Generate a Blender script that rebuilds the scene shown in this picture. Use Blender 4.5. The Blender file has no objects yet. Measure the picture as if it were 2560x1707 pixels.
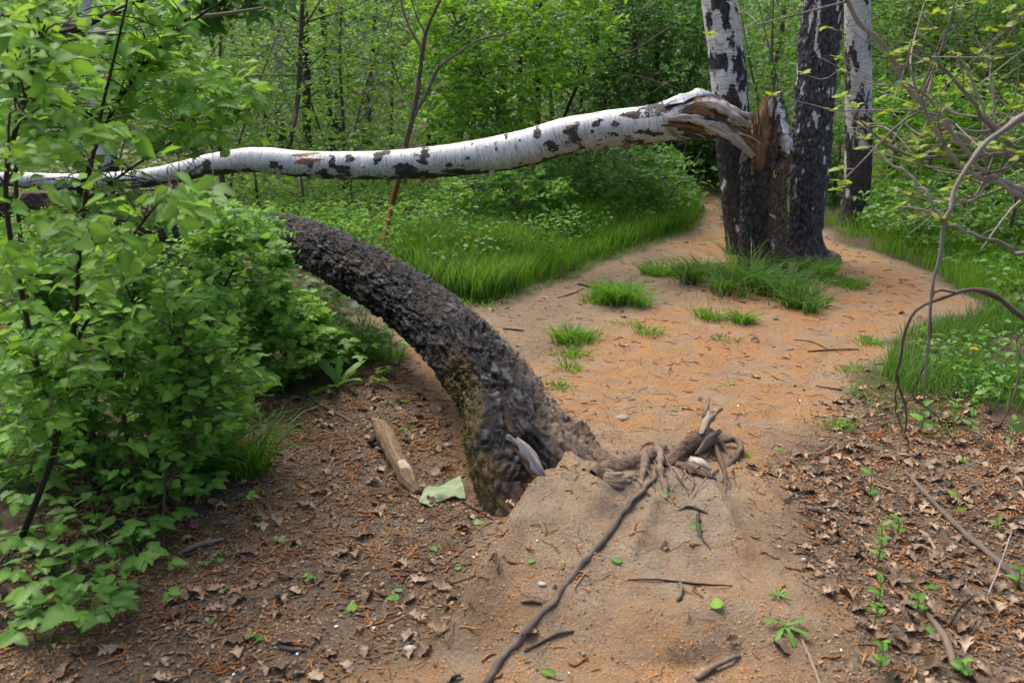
import bpy, math, random
import numpy as np
from mathutils import Matrix, Vector

random.seed(11)
rng = np.random.default_rng(11)
scene = bpy.context.scene
COL = scene.collection

# ------------------------------------------------------------------ camera, sky, sun, exposure
F = 2217.0                      # focal length in photo pixels (2560 wide)
PITCH = math.radians(17.5)
EYE = np.array([0.0, 0.0, 1.6])
cam_data = bpy.data.cameras.new('camera')
cam = bpy.data.objects.new('camera', cam_data)
COL.objects.link(cam)
cam_data.sensor_width = 36.0
cam_data.lens = 36.0 * F / 2560.0
cam_data.clip_start = 0.05
cam_data.clip_end = 900.0
cam.location = EYE
cam.rotation_euler = (math.pi / 2 - PITCH, 0, 0)
cam_data.dof.use_dof = True
cam_data.dof.focus_distance = 4.6
cam_data.dof.aperture_fstop = 4.5
scene.camera = cam

SUN_EL, SUN_AZ = math.radians(58), math.radians(-35)     # azimuth measured from +Y towards +X
world = bpy.data.worlds.new('World')
scene.world = world
world.use_nodes = True
wn = world.node_tree
bg = wn.nodes['Background']
sky = wn.nodes.new('ShaderNodeTexSky')
sky.sky_type = 'NISHITA'
sky.sun_disc = False
sky.sun_elevation = SUN_EL
sky.sun_rotation = SUN_AZ
sky.air_density = 1.0
sky.dust_density = 6.0
sky.ozone_density = 1.0
wn.links.new(sky.outputs['Color'], bg.inputs['Color'])
bg.inputs['Strength'].default_value = 0.12

sun_data = bpy.data.lights.new('sun', 'SUN')
sun_data.energy = 1.8
sun_data.angle = math.radians(38)
sun_data.color = (1.0, 0.95, 0.87)
sun = bpy.data.objects.new('sun', sun_data)
COL.objects.link(sun)
sd = Vector((math.sin(SUN_AZ) * math.cos(SUN_EL), math.cos(SUN_AZ) * math.cos(SUN_EL), math.sin(SUN_EL)))
sun.rotation_euler = sd.to_track_quat('Z', 'Y').to_euler()

vs = scene.view_settings
vs.view_transform = 'Standard'
vs.look = 'None'
vs.gamma = 1.0
vs.use_curve_mapping = False
vs.exposure = 0.86
scene.cycles.max_bounces = 6
scene.cycles.diffuse_bounces = 3
scene.cycles.transmission_bounces = 4

# ------------------------------------------------------------------ numpy helpers
def hash01(*ii, seed=0):
    h = np.full(np.broadcast(*ii).shape, (seed * 2654435761 + 97) & 0xFFFFFFFF, dtype=np.uint64)
    for k, i in enumerate(ii):
        v = (i.astype(np.int64) & 0xFFFFFFFF).astype(np.uint64)
        h = (h ^ (v * np.uint64(0x9E3779B1) + np.uint64(k * 7919))) & np.uint64(0xFFFFFFFF)
        h = (h * np.uint64(0x85EBCA6B)) & np.uint64(0xFFFFFFFF)
        h ^= h >> np.uint64(13)
        h = (h * np.uint64(0xC2B2AE35)) & np.uint64(0xFFFFFFFF)
        h ^= h >> np.uint64(16)
    return h.astype(np.float64) / 4294967295.0

def noise(P, seed=0):
    """value noise 0..1 for P (...,d), d = 2 or 3"""
    P = np.asarray(P, float)
    i = np.floor(P).astype(np.int64)
    f = P - i
    f = f * f * (3 - 2 * f)
    d = P.shape[-1]
    out = np.zeros(P.shape[:-1])
    for c in range(1 << d):
        w = np.ones(P.shape[:-1])
        ii = []
        for k in range(d):
            b = (c >> k) & 1
            w = w * (f[..., k] if b else 1 - f[..., k])
            ii.append(i[..., k] + b)
        out += w * hash01(*ii, seed=seed)
    return out

def fbm(P, octaves=4, seed=0, gain=0.5):
    a, s, tot = 1.0, 0.0, 0.0
    P = np.asarray(P, float)
    for o in range(octaves):
        s = s + a * noise(P * (2.03 ** o) + o * 17.3, seed + o)
        tot += a
        a *= gain
    return s / tot

def cell(P, seed=0):
    """3-D cell noise: F1, F2, random id of nearest"""
    P = np.asarray(P, float)
    i = np.floor(P).astype(np.int64)
    f1 = np.full(len(P), 9.0); f2 = np.full(len(P), 9.0); rid = np.zeros(len(P))
    for dx in (-1, 0, 1):
        for dy in (-1, 0, 1):
            for dz in (-1, 0, 1):
                a, b, c = i[:, 0] + dx, i[:, 1] + dy, i[:, 2] + dz
                q = np.stack([a + hash01(a, b, c, seed=seed + 1), b + hash01(a, b, c, seed=seed + 2), c + hash01(a, b, c, seed=seed + 3)], 1)
                d = np.sqrt(((q - P) ** 2).sum(1))
                near = d < f1
                f2 = np.where(near, f1, np.minimum(f2, d))
                rid = np.where(near, hash01(a, b, c, seed=seed + 4), rid)
                f1 = np.where(near, d, f1)
    return f1, f2, rid

def sstep(a, b, x):
    t = np.clip((x - a) / (b - a), 0, 1)
    return t * t * (3 - 2 * t)

def unit(v):
    v = np.asarray(v, float)
    return v / np.maximum(np.linalg.norm(v, axis=-1, keepdims=True), 1e-9)

# ------------------------------------------------------------------ photo pixel <-> world
CP, SP = math.cos(PITCH), math.sin(PITCH)
def ray(px, py):
    a, b = (px - 1280.0) / F, (853.5 - py) / F
    return np.array([a, CP + b * SP, -SP + b * CP])

def at(px, py, Y):
    """the point at distance Y ahead that the photo shows at this pixel"""
    d = ray(px, py)
    return EYE + d * (Y / d[1])

def proj(P):
    P = np.atleast_2d(P) - EYE
    dep = P[:, 1] * CP - P[:, 2] * SP
    up = P[:, 1] * SP + P[:, 2] * CP
    return 1280 + F * P[:, 0] / dep, 853.5 - F * up / dep, dep

def flat(px, py):
    d = ray(px, py)
    p = EYE + d * (-EYE[2] / d[2])
    return p[:2]

def poly_sd(X, Y, poly):
    """signed distance to a polygon, positive inside"""
    poly = np.asarray(poly, float)
    d = np.full(X.shape, 1e9); inside = np.zeros(X.shape, bool)
    n = len(poly)
    for k in range(n):
        ax, ay = poly[k]; bx, by = poly[(k + 1) % n]
        ex, ey = bx - ax, by - ay
        t = np.clip(((X - ax) * ex + (Y - ay) * ey) / (ex * ex + ey * ey + 1e-12), 0, 1)
        d = np.minimum(d, np.hypot(X - ax - t * ex, Y - ay - t * ey))
        if ay != by:
            c = ((ay > Y) != (by > Y)) & (X < ex * (Y - ay) / (by - ay) + ax)
            inside ^= c
    return np.where(inside, d, -d)

def wpoly(pts):
    return np.array([flat(*p) for p in pts])

BARE = wpoly([(-900, 1900), (-400, 1560), (60, 1560), (330, 1440), (480, 1290), (600, 1200), (650, 1080), (800, 985), (960, 930), (930, 850), (880, 800), (1040, 770),
              (1215, 762), (1300, 735), (1480, 655), (1640, 603), (1735, 562), (1745, 525), (1690, 480), (1700, 455), (1790, 455),
              (1815, 500), (1830, 560), (1900, 575), (2050, 578), (2110, 606), (2230, 648), (2340, 690), (2430, 755), (2400, 800), (2280, 850), (2190, 930),
              (2190, 1020), (2290, 1090), (2600, 1100), (3400, 1200), (3400, 1900)])
LITTER_L = wpoly([(-900, 1900), (-900, 1000), (600, 1000), (800, 960), (1010, 880), (1120, 1000), (1180, 1250), (1320, 1300), (1180, 1530), (1040, 1640), (760, 1760), (760, 1900)])
LITTER_R = wpoly([(1980, 1900), (2050, 1600), (1960, 1400), (1900, 1230), (1930, 1110), (2060, 1040), (2190, 970), (2300, 900), (3600, 1000), (3600, 1900)])
RA, RB = flat(1345, 1275), flat(1165, 1560)
LUMP = flat(1690, 1155)
HOLE = flat(1730, 1660)
SADDLE = flat(1500, 1175)
BANK = flat(1425, 1225)

PRINTS = [(.35, 4.55, 1.2), (.72, 4.9, 1.0), (1.15, 4.5, .8), (1.5, 5.0, .7), (1.0, 5.5, 1.3), (1.95, 5.4, .9), (.62, 2.45, 1.7), (.30, 2.32, 1.9), (.85, 3.0, 1.3), (1.25, 3.9, 1.1)]
def _rg(*p):
    f_ = [flat(*q) for q in p]
    return np.array(f_ + f_[-2:0:-1]) if len(f_) > 2 else np.array(f_)
RIDGES = [(_rg((1395, 1225), (1440, 1290), (1500, 1360)), .045, .05), (_rg((1420, 1190), (1500, 1215), (1600, 1230)), .045, .06), (_rg((1640, 1330), (1600, 1400), (1575, 1460)), 0.021, .022), (_rg((1480, 1270), (1520, 1300), (1560, 1310)), 0.030, .03), (_rg((1740, 1250), (1800, 1340), (1850, 1430)), 0.027, .04),
          (_rg((1560, 1230), (1500, 1330), (1440, 1400)), 0.018, .05), (_rg((1830, 1230), (1920, 1290), (2000, 1380)), 0.024, .03), (_rg((1300, 1400), (1240, 1480), (1200, 1560)), 0.018, .04)]
def H(x, y):
    x = np.asarray(x, float); y = np.asarray(y, float)
    z = 0.10 * np.exp(-(((x - 0.5) / 0.62) ** 2 + ((y - 3.05) / 0.62) ** 2))
    z = z + 0.055 * np.exp(-(((x - LUMP[0]) / 0.20) ** 2 + ((y - LUMP[1]) / 0.13) ** 2))
    z = z - 0.07 * np.exp(-(((x + 0.22) / 0.30) ** 2 + ((y - 3.25) / 0.40) ** 2))
    z = z + 0.085 * np.exp(-(((x - SADDLE[0]) / 0.17) ** 2 + ((y - SADDLE[1]) / 0.13) ** 2))
    z = z + 0.05 * np.exp(-(((x - BANK[0]) / 0.07) ** 2 + ((y - BANK[1]) / 0.09) ** 2))
    e = unit(RB - RA)
    s = (x - RA[0]) * -e[1] + (y - RA[1]) * e[0]           # positive to the right of the ridge
    fade = sstep(2.05, 2.4, y) * (1 - sstep(2.95, 3.25, y))
    z = z + fade * 0.12 * (sstep(-0.085, 0.02, s) * np.exp(-np.maximum(s, 0) / 0.5) - 0.0)
    z = z - 0.035 * np.exp(-(((x - HOLE[0]) / 0.10) ** 2 + ((y - HOLE[1]) / 0.022) ** 2))
    z = z + 0.05 * np.exp(-(((x - HOLE[0] - .05) / 0.28) ** 2 + ((y - HOLE[1] - .14) / 0.12) ** 2))
    for k_, (pl_, am, wd) in enumerate(RIDGES):
        z = z + am * np.exp(-np.maximum(-poly_sd(x, y, pl_), 0) ** 2 / wd ** 2)
    mz = np.exp(-(((x - .45) / .6) ** 2 + ((y - 2.7) / .7) ** 2))
    z = z + .05 * mz * (fbm(np.stack([x, y], -1) * 3.4, 3, 63) - .5) + .018 * mz * (1 - np.abs(2 * fbm(np.stack([x * 9 + y * 3, y * 2.2], -1), 2, 64) - 1) - .8)
    for fx, fy, fa in PRINTS:
        c_, s_ = math.cos(fa), math.sin(fa)
        u_ = ((x - fx) * c_ + (y - fy) * s_) / .13; v_ = (-(x - fx) * s_ + (y - fy) * c_) / .05
        q_ = (u_ * u_ + v_ * v_) ** 1.5
        z = z - .012 * np.exp(-q_) + .005 * np.exp(-((q_ - 1.6) / .7) ** 2)
    near = 1 - sstep(8, 14, y)
    P = np.stack([x, y], -1)
    z = z + near * (0.045 * (fbm(P * 1.3, 3, 5) - 0.5) + 0.016 * (fbm(P * 6.0, 3, 9) - 0.5) + 0.007 * (noise(P * 22, 3) - 0.5) + 0.004 * (noise(P * 55, 4) - .5))
    z = z + 0.25 * sstep(9, 30, y) * (fbm(P * 0.12, 2, 21) - 0.3)
    z = z + 0.10 * sstep(0.2, 1.4, poly_sd(x, y, BARE) * -1) * sstep(4.5, 6, y) * near
    return z

def G(px, py, up=0.0):
    """the point of the ground that the photo shows at this pixel"""
    d = ray(px, py)
    t = -EYE[2] / d[2]
    for _ in range(12):
        p = EYE + d * t
        h = float(H(p[0], p[1]))
        t = (h - EYE[2]) / d[2]
    p = EYE + d * t
    return np.array([p[0], p[1], p[2] + up])

# ------------------------------------------------------------------ mesh / object helpers
def make_mesh(name, V, faces, mats=(), attrs=None, smooth=True, midx=None):
    """faces: list of int arrays (n,k)"""
    me = bpy.data.meshes.new(name)
    V = np.asarray(V, np.float32)
    me.vertices.add(len(V))
    me.vertices.foreach_set('co', V.ravel())
    faces = [np.asarray(f, np.int32) for f in faces if len(f)]
    nl = sum(f.size for f in faces); nf = sum(len(f) for f in faces)
    me.loops.add(nl)
    me.loops.foreach_set('vertex_index', np.concatenate([f.ravel() for f in faces]))
    me.polygons.add(nf)
    tot = np.concatenate([np.full(len(f), f.shape[1], np.int32) for f in faces])
    start = np.concatenate([[0], np.cumsum(tot)[:-1]]).astype(np.int32)
    me.polygons.foreach_set('loop_start', start)
    me.polygons.foreach_set('loop_total', tot)
    me.polygons.foreach_set('use_smooth', np.full(nf, smooth))
    for m in mats:
        me.materials.append(m)
    if midx is not None:
        me.polygons.foreach_set('material_index', np.asarray(midx, np.int32))
    me.update(calc_edges=True)
    for k, a in (attrs or {}).items():
        a = np.asarray(a, np.float32)
        if a.ndim == 1:
            me.attributes.new(k, 'FLOAT', 'POINT').data.foreach_set('value', a)
        else:
            me.attributes.new(k, 'FLOAT_VECTOR', 'POINT').data.foreach_set('vector', a.ravel())
    return me

ORIGIN = {}
def thing(name, label, cat, loc, group=None):
    o = bpy.data.objects.new(name, None)
    o.empty_display_size = 0.1
    COL.objects.link(o)
    o.location = loc
    o['label'] = label; o['category'] = cat
    if group: o['group'] = group
    ORIGIN[o.name] = np.array(loc, float)
    return o

def obj(name, V, faces, mat, parent=None, attrs=None, smooth=True, label=None, cat=None, group=None, kind=None, loc=None, midx=None, depth0=None):
    """one mesh object; V in world coordinates"""
    V = np.asarray(V, float)
    if parent is not None:
        base = ORIGIN[parent.name]
        V = V - base
    elif loc is not None:
        V = V - np.asarray(loc)
    mats = mat if isinstance(mat, (list, tuple)) else [mat]
    o = bpy.data.objects.new(name, make_mesh(name, V, faces, mats, attrs, smooth, midx))
    COL.objects.link(o)
    if parent is not None:
        o.parent = parent
        ORIGIN[o.name] = base
    elif loc is not None:
        o.location = loc
        ORIGIN[o.name] = np.asarray(loc, float)
    else:
        ORIGIN[o.name] = np.zeros(3)
    if label: o['label'] = label
    if cat: o['category'] = cat
    if group: o['group'] = group
    if kind: o['kind'] = kind
    return o

def place(name, me, M4, parent=None, label=None, cat=None, group=None):
    """an object that shares mesh data, posed by a world matrix"""
    o = bpy.data.objects.new(name, me)
    COL.objects.link(o)
    M4 = np.array(M4)
    if parent is not None:
        M4[:3, 3] -= ORIGIN[parent.name]
        o.parent = parent
    o.matrix_basis = Matrix(M4.tolist())
    if label: o['label'] = label
    if cat: o['category'] = cat
    if group: o['group'] = group
    return o

def cr(pts, n):
    """Catmull-Rom resample of rows to n points, even in chord length"""
    p = np.asarray(pts, float)
    if len(p) == 2:
        t = np.linspace(0, 1, n)[:, None]
        return p[0] * (1 - t) + p[1] * t
    q = np.vstack([2 * p[0] - p[1], p, 2 * p[-1] - p[-2]])
    out = []
    m = 24
    for k in range(1, len(q) - 2):
        t = np.linspace(0, 1, m, endpoint=False)[:, None]
        a, b, c, d = q[k - 1], q[k], q[k + 1], q[k + 2]
        out.append(0.5 * (2 * b + (c - a) * t + (2 * a - 5 * b + 4 * c - d) * t ** 2 + (3 * b - a - 3 * c + d) * t ** 3))
    out = np.vstack(out + [p[-1:]])
    s = np.concatenate([[0], np.cumsum(np.linalg.norm(np.diff(out[:, :3], axis=0), axis=1))])
    u = np.linspace(0, s[-1], n)
    return np.stack([np.interp(u, s, out[:, k]) for k in range(out.shape[1])], 1)

def frames_along(c):
    t = unit(np.gradient(c, axis=0))
    a = np.array([0, 0, 1.0]) if abs(t[0][2]) < 0.9 else np.array([1.0, 0, 0])
    n = unit(np.cross(np.cross(t[0], a), t[0]))
    N = [n]
    for k in range(1, len(c)):
        n = N[-1] - t[k] * np.dot(N[-1], t[k])
        N.append(unit(n))
    N = np.array(N)
    return t, N, np.cross(t, N)

def tube(ctrl, nring, nseg=6, cap=True, straight=False):
    """ctrl rows x y z r -> verts, [quads, tris], straightened coordinates"""
    c = np.asarray(ctrl, float) if straight else cr(ctrl, nring)
    nring = len(c)
    P, R = c[:, :3], c[:, 3]
    t, N, B = frames_along(P)
    th = np.linspace(0, 2 * np.pi, nseg, endpoint=False)
    V = P[:, None] + R[:, None, None] * (np.cos(th)[None, :, None] * N[:, None] + np.sin(th)[None, :, None] * B[:, None])
    s = np.concatenate([[0], np.cumsum(np.linalg.norm(np.diff(P, axis=0), axis=1))])
    T = np.stack([R[:, None] * np.cos(th)[None], R[:, None] * np.sin(th)[None], np.repeat(s[:, None], nseg, 1)], -1)
    i = np.arange(nring - 1)[:, None] * nseg
    j = np.arange(nseg)[None]
    q = np.stack([i + j, i + (j + 1) % nseg, i + nseg + (j + 1) % nseg, i + nseg + j], -1).reshape(-1, 4)
    V = V.reshape(-1, 3); T = T.reshape(-1, 3)
    faces = [q]
    if cap:
        V = np.vstack([V, P[0], P[-1]]); T = np.vstack([T, [0, 0, 0], [0, 0, s[-1]]])
        a, b = nring * nseg, nring * nseg + 1
        j = np.arange(nseg)
        faces.append(np.vstack([np.stack([np.full(nseg, a), (j + 1) % nseg, j], 1),
                                np.stack([np.full(nseg, b), (nring - 1) * nseg + j, (nring - 1) * nseg + (j + 1) % nseg], 1)]))
    return V, faces, T

class MB:
    """collects pieces into one mesh"""
    def __init__(self): self.V, self.Fs, self.A, self.n = [], {}, {}, 0
    def add(self, V, faces, **attrs):
        self.V.append(V)
        for f in faces:
            f = np.asarray(f)
            if len(f): self.Fs.setdefault(f.shape[1], []).append(f + self.n)
        for k, a in attrs.items():
            a = np.asarray(a, float)
            if a.ndim == 0: a = np.full(len(V), float(a))
            self.A.setdefault(k, []).append(a)
        self.n += len(V)
    def build(self, name, mat, parent=None, **kw):
        V = np.vstack(self.V)
        fs = [np.vstack(f) for f in self.Fs.values()]
        return obj(name, V, fs, mat, parent, attrs={k: np.concatenate(a) for k, a in self.A.items()}, **kw)

def batch(tV, tF, P, R, S, tA=None, inst=None):
    """copies of a template: tV (n,3), tF list of face arrays, P (m,3), R (m,3,3) columns = axes, S (m,) or (m,3)"""
    m, n = len(P), len(tV)
    S = np.asarray(S, float)
    if S.ndim == 1: S = np.repeat(S[:, None], 3, 1)
    V = np.einsum('mij,mnj->mni', R, tV[None] * S[:, None]) + P[:, None]
    off = (np.arange(m) * n)[:, None, None]
    faces = [(f[None] + off).reshape(-1, f.shape[1]) for f in tF]
    A = {k: np.tile(a, m) for k, a in (tA or {}).items()}
    for k, a in (inst or {}).items():
        A[k] = np.repeat(a, n)
    return V.reshape(-1, 3), faces, A

def axes(D, N):
    """rotation with y along D and z near N"""
    y = unit(D)
    x = unit(np.cross(y, N))
    z = np.cross(x, y)
    return np.stack([x, y, z], -1)

def rnd_unit(n):
    return unit(rng.normal(size=(n, 3)))

# ------------------------------------------------------------------ node material helpers
class NT:
    def __init__(self, name):
        self.m = bpy.data.materials.new(name)
        self.m.use_nodes = True
        self.t = self.m.node_tree
        self.t.nodes.clear()
        self.out = self.t.nodes.new('ShaderNodeOutputMaterial')
    def n(self, typ, **props):
        nd = self.t.nodes.new('ShaderNode' + typ)
        for k, v in props.items(): setattr(nd, k, v)
        return nd
    def set(self, sock, v):
        if isinstance(v, bpy.types.NodeSocket): self.t.links.new(v, sock)
        elif isinstance(v, (tuple, list)) and len(v) == 3 and sock.type == 'RGBA': sock.default_value = (*v, 1)
        else: sock.default_value = v
    def attr(self, name, vec=False):
        a = self.n('Attribute', attribute_name=name)
        return a.outputs['Vector' if vec else 'Fac']
    def math(self, op, a, b=0.0, clamp=False):
        nd = self.n('Math', operation=op, use_clamp=clamp)
        self.set(nd.inputs[0], a); self.set(nd.inputs[1], b)
        return nd.outputs[0]
    def mix(self, f, a, b, mode='MIX'):
        nd = self.n('Mix', data_type='RGBA', blend_type=mode)
        self.set(nd.inputs[0], f); self.set(nd.inputs[6], a); self.set(nd.inputs[7], b)
        return nd.outputs[2]
    def noise(self, vec, scale, detail=4, rough=0.55, dist=0.0):
        nd = self.n('TexNoise')
        if vec is not None: self.set(nd.inputs['Vector'], vec)
        nd.inputs['Scale'].default_value = scale; nd.inputs['Detail'].default_value = detail
        nd.inputs['Roughness'].default_value = rough; nd.inputs['Distortion'].default_value = dist
        return nd.outputs[0]
    def voro(self, vec, scale, feature='F1', out='Distance', rand=1.0):
        nd = self.n('TexVoronoi', feature=feature)
        if vec is not None: self.set(nd.inputs['Vector'], vec)
        nd.inputs['Scale'].default_value = scale
        return nd.outputs[out]
    def scale(self, vec, s):
        nd = self.n('Mapping')
        self.set(nd.inputs['Vector'], vec); nd.inputs['Scale'].default_value = s
        return nd.outputs[0]
    def ramp(self, f, stops, interp='LINEAR'):
        nd = self.n('ValToRGB')
        self.set(nd.inputs[0], f)
        e = nd.color_ramp.elements
        nd.color_ramp.interpolation = interp
        e[0].position, e[0].color = stops[0][0], (*stops[0][1], 1)
        e[1].position, e[1].color = stops[-1][0], (*stops[-1][1], 1)
        for p, c in stops[1:-1]:
            el = e.new(p); el.color = (*c, 1)
        return nd.outputs[0]
    def step(self, x, a, b):
        nd = self.n('MapRange', interpolation_type='SMOOTHSTEP')
        self.set(nd.inputs[0], x); nd.inputs[1].default_value = a; nd.inputs[2].default_value = b
        return nd.outputs[0]
    def pos(self):
        return self.n('NewGeometry').outputs['Position']
    def bump(self, h, strength=0.5, dist=0.01, normal=None):
        nd = self.n('Bump')
        nd.inputs['Strength'].default_value = strength; nd.inputs['Distance'].default_value = dist
        self.set(nd.inputs['Height'], h)
        if normal is not None: self.set(nd.inputs['Normal'], normal)
        return nd.outputs[0]
    def principled(self, col, rough=0.7, spec=0.3, normal=None):
        nd = self.n('BsdfPrincipled')
        self.set(nd.inputs['Base Color'], col); self.set(nd.inputs['Roughness'], rough)
        nd.inputs['Specular IOR Level'].default_value = spec
        if normal is not None: self.set(nd.inputs['Normal'], normal)
        return nd.outputs[0]
    def finish(self, shader):
        self.t.links.new(shader, self.out.inputs['Surface'])
        return self.m

def leaf_material(name, dark, mid, light, trans=0.4, rough=0.45, spec=0.35, tcol=1.0):
    k = NT(name)
    r = k.math('FRACT', k.math('ADD', k.attr('rnd'), k.n('ObjectInfo').outputs['Random']))
    c = k.ramp(r, [(0, dark), (0.5, mid), (1, light)])
    c = k.mix(k.math('MULTIPLY', k.attr('rib'), 0.35), c, tuple(min(1, v * 1.6 + .02) for v in light))
    mott = k.noise(k.pos(), 35, 2)
    c = k.mix(k.math('MULTIPLY', mott, 0.35), c, tuple(v * 0.6 for v in dark))
    p = k.principled(c, rough, spec)
    tr = k.n('BsdfTranslucent')
    tc = k.mix(0.5, c, tuple(min(1, v * tcol) for v in (light[0] * 1.35, light[1] * 1.25, light[2] * 0.6)))
    k.set(tr.inputs['Color'], tc)
    mx = k.n('MixShader'); mx.inputs[0].default_value = trans
    k.t.links.new(p, mx.inputs[1]); k.t.links.new(tr.outputs[0], mx.inputs[2])
    return k.finish(mx.outputs[0])

M = {}
M['leaf_near'] = leaf_material('shrub leaf', (.062, .190, .040), (.130, .335, .052), (.280, .510, .070), 0.45, 0.55, 0.25)
M['leaf_herb'] = leaf_material('herb leaf', (.070, .190, .035), (.120, .300, .048), (.215, .420, .055), 0.38)
M['leaf_bright'] = leaf_material('bright spring leaf', (.100, .250, .028), (.160, .370, .035), (.260, .500, .045), 0.48)
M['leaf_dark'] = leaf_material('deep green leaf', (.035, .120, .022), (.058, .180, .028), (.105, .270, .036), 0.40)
M['leaf_far'] = leaf_material('far spring leaf', (.055, .150, .026), (.105, .250, .036), (.200, .390, .050), 0.46)
M['leaf_lime'] = leaf_material('young lime leaf', (.200, .300, .030), (.270, .390, .040), (.350, .450, .060), 0.45)
M['grass'] = leaf_material('grass blade', (.060, .175, .022), (.115, .300, .030), (.215, .430, .048), 0.40, 0.4, 0.35)
M['grass_dark'] = leaf_material('dark grass blade', (.060, .160, .028), (.100, .245, .042), (.190, .360, .075), 0.35, 0.4, 0.4)

def simple(name, cols, scale=30, rough=0.8, spec=0.2, bump=0.4, bdist=0.004, coord='tc', stretch=(1, 1, 1)):
    k = NT(name)
    v = k.attr('tc', True) if coord == 'tc' else k.pos()
    v = k.scale(v, stretch)
    n1 = k.noise(v, scale, 6, 0.65)
    r = k.math('ADD', n1, k.math('MULTIPLY', k.math('SUBTRACT', k.math('FRACT', k.math('ADD', k.attr('rnd'), k.n('ObjectInfo').outputs['Random'])), 0.5), 0.45))
    c = k.ramp(r, [(0.25, cols[0]), (0.5, cols[1]), (0.75, cols[2])])
    nb = k.bump(k.noise(v, scale * 3, 4, 0.6), bump, bdist)
    return k.finish(k.principled(c, rough, spec, nb))

M['twig'] = simple('grey brown twig bark', [(.07, .05, .04), (.14, .105, .085), (.24, .19, .16)], 40, stretch=(1, 1, .25))
M['twig_dark'] = simple('dark stem bark', [(.03, .022, .018), (.06, .042, .034), (.11, .085, .07)], 40, stretch=(1, 1, .25))
M['twig_grey'] = simple('pale grey twig bark', [(.17, .14, .12), (.30, .26, .23), (.45, .40, .37)], 30, stretch=(1, 1, .25))
M['twig_red'] = simple('reddish sapling bark', [(.10, .035, .02), (.22, .085, .04), (.33, .15, .08)], 30, stretch=(1, 1, .3))
M['root'] = simple('dusty root bark', [(.09, .065, .05), (.21, .155, .115), (.34, .26, .19)], 26, bump=0.7, bdist=.006, stretch=(1, 1, .2))
M['root_mid'] = simple('smooth root bark', [(.065, .050, .042), (.19, .148, .12), (.34, .28, .23)], 26, bump=0.7, bdist=.006, stretch=(1, 1, .2))
M['root_dark'] = simple('dark root bark', [(.045, .033, .028), (.105, .08, .065), (.20, .155, .12)], 26, bump=0.7, bdist=.006, stretch=(1, 1, .2))
M['catkin'] = simple('fallen catkin', [(.19, .082, .034), (.34, .145, .052), (.48, .24, .095)], 120, 0.85, 0.1, 0.8, .003, 'pos')
M['dead_leaf'] = simple('dead leaf', [(.12, .078, .052), (.245, .165, .110), (.43, .315, .215)], 25, 0.75, 0.2, 0.3, .003, 'pos')
M['chaff'] = simple('orange catkin chaff', [(.36, .15, .045), (.50, .235, .085), (.62, .36, .17)], 90, 0.9, 0.05, 0.1, .001, 'pos')
M['cutwood'] = simple('pale cut wood', [(.34, .22, .12), (.52, .37, .22), (.66, .52, .36)], 50, coord='pos')
M['stone'] = simple('pale stone', [(.24, .22, .19), (.37, .34, .30), (.50, .47, .42)], 30, 0.6, 0.3, .5, .004, 'pos')
M['white'] = simple('white petal', [(.72, .70, .64), (.80, .79, .75), (.85, .84, .82)], 30, 0.7, coord='pos')
M['yellow'] = simple('yellow flower', [(.70, .42, .01), (.80, .56, .015), (.85, .64, .03)], 60, 0.6, coord='pos')
M['blue'] = simple('blue plastic', [(.02, .05, .25), (.03, .08, .35), (.05, .12, .45)], 20, 0.4, 0.4, coord='pos')

def bark_dark():
    k = NT('charcoal birch bark')
    v = k.attr('tc', True)
    n1 = k.noise(v, 22, 8, 0.7)
    n2 = k.noise(k.scale(v, (1, 1, .5)), 90, 5, 0.65)
    plate = k.attr('plate')
    c = k.ramp(k.math('ADD', k.math('MULTIPLY', plate, 0.55), k.math('MULTIPLY', n1, 0.55)),
               [(0.2, (.005, .005, .006)), (0.5, (.0155, .0150, .0170)), (0.75, (.047, .046, .052)), (1.0, (.125, .124, .135))])
    lich = k.step(k.noise(v, 9, 6, 0.7), 0.60, 0.72)
    c = k.mix(k.math('MULTIPLY', lich, k.attr('lichen')), c, (.17, .19, .25))
    dusty = k.math('MULTIPLY', k.attr('dust'), k.math('ADD', 0.35, k.math('MULTIPLY', k.math('ADD', plate, n1), 0.6)), True)
    c = k.mix(dusty, c, k.mix(n2, (.17, .125, .088), (.34, .255, .18)))
    c = k.mix(k.math('MULTIPLY', k.attr('brown'), 0.8), c, k.mix(n1, (.05, .028, .018), (.22, .13, .085)))
    mo = k.math('MULTIPLY', k.attr('moss'), k.step(n2, 0.35, 0.6))
    c = k.mix(mo, c, k.mix(n1, (.045, .055, .012), (.19, .115, .035)))
    h = k.math('ADD', k.math('MULTIPLY', n1, 1.0), k.math('MULTIPLY', n2, 0.6))
    nb = k.bump(h, 1.0, 0.018)
    return k.finish(k.principled(c, k.math('ADD', 0.58, k.math('MULTIPLY', n2, 0.3)), 0.28, nb))
M['bark_dark'] = bark_dark()

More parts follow.
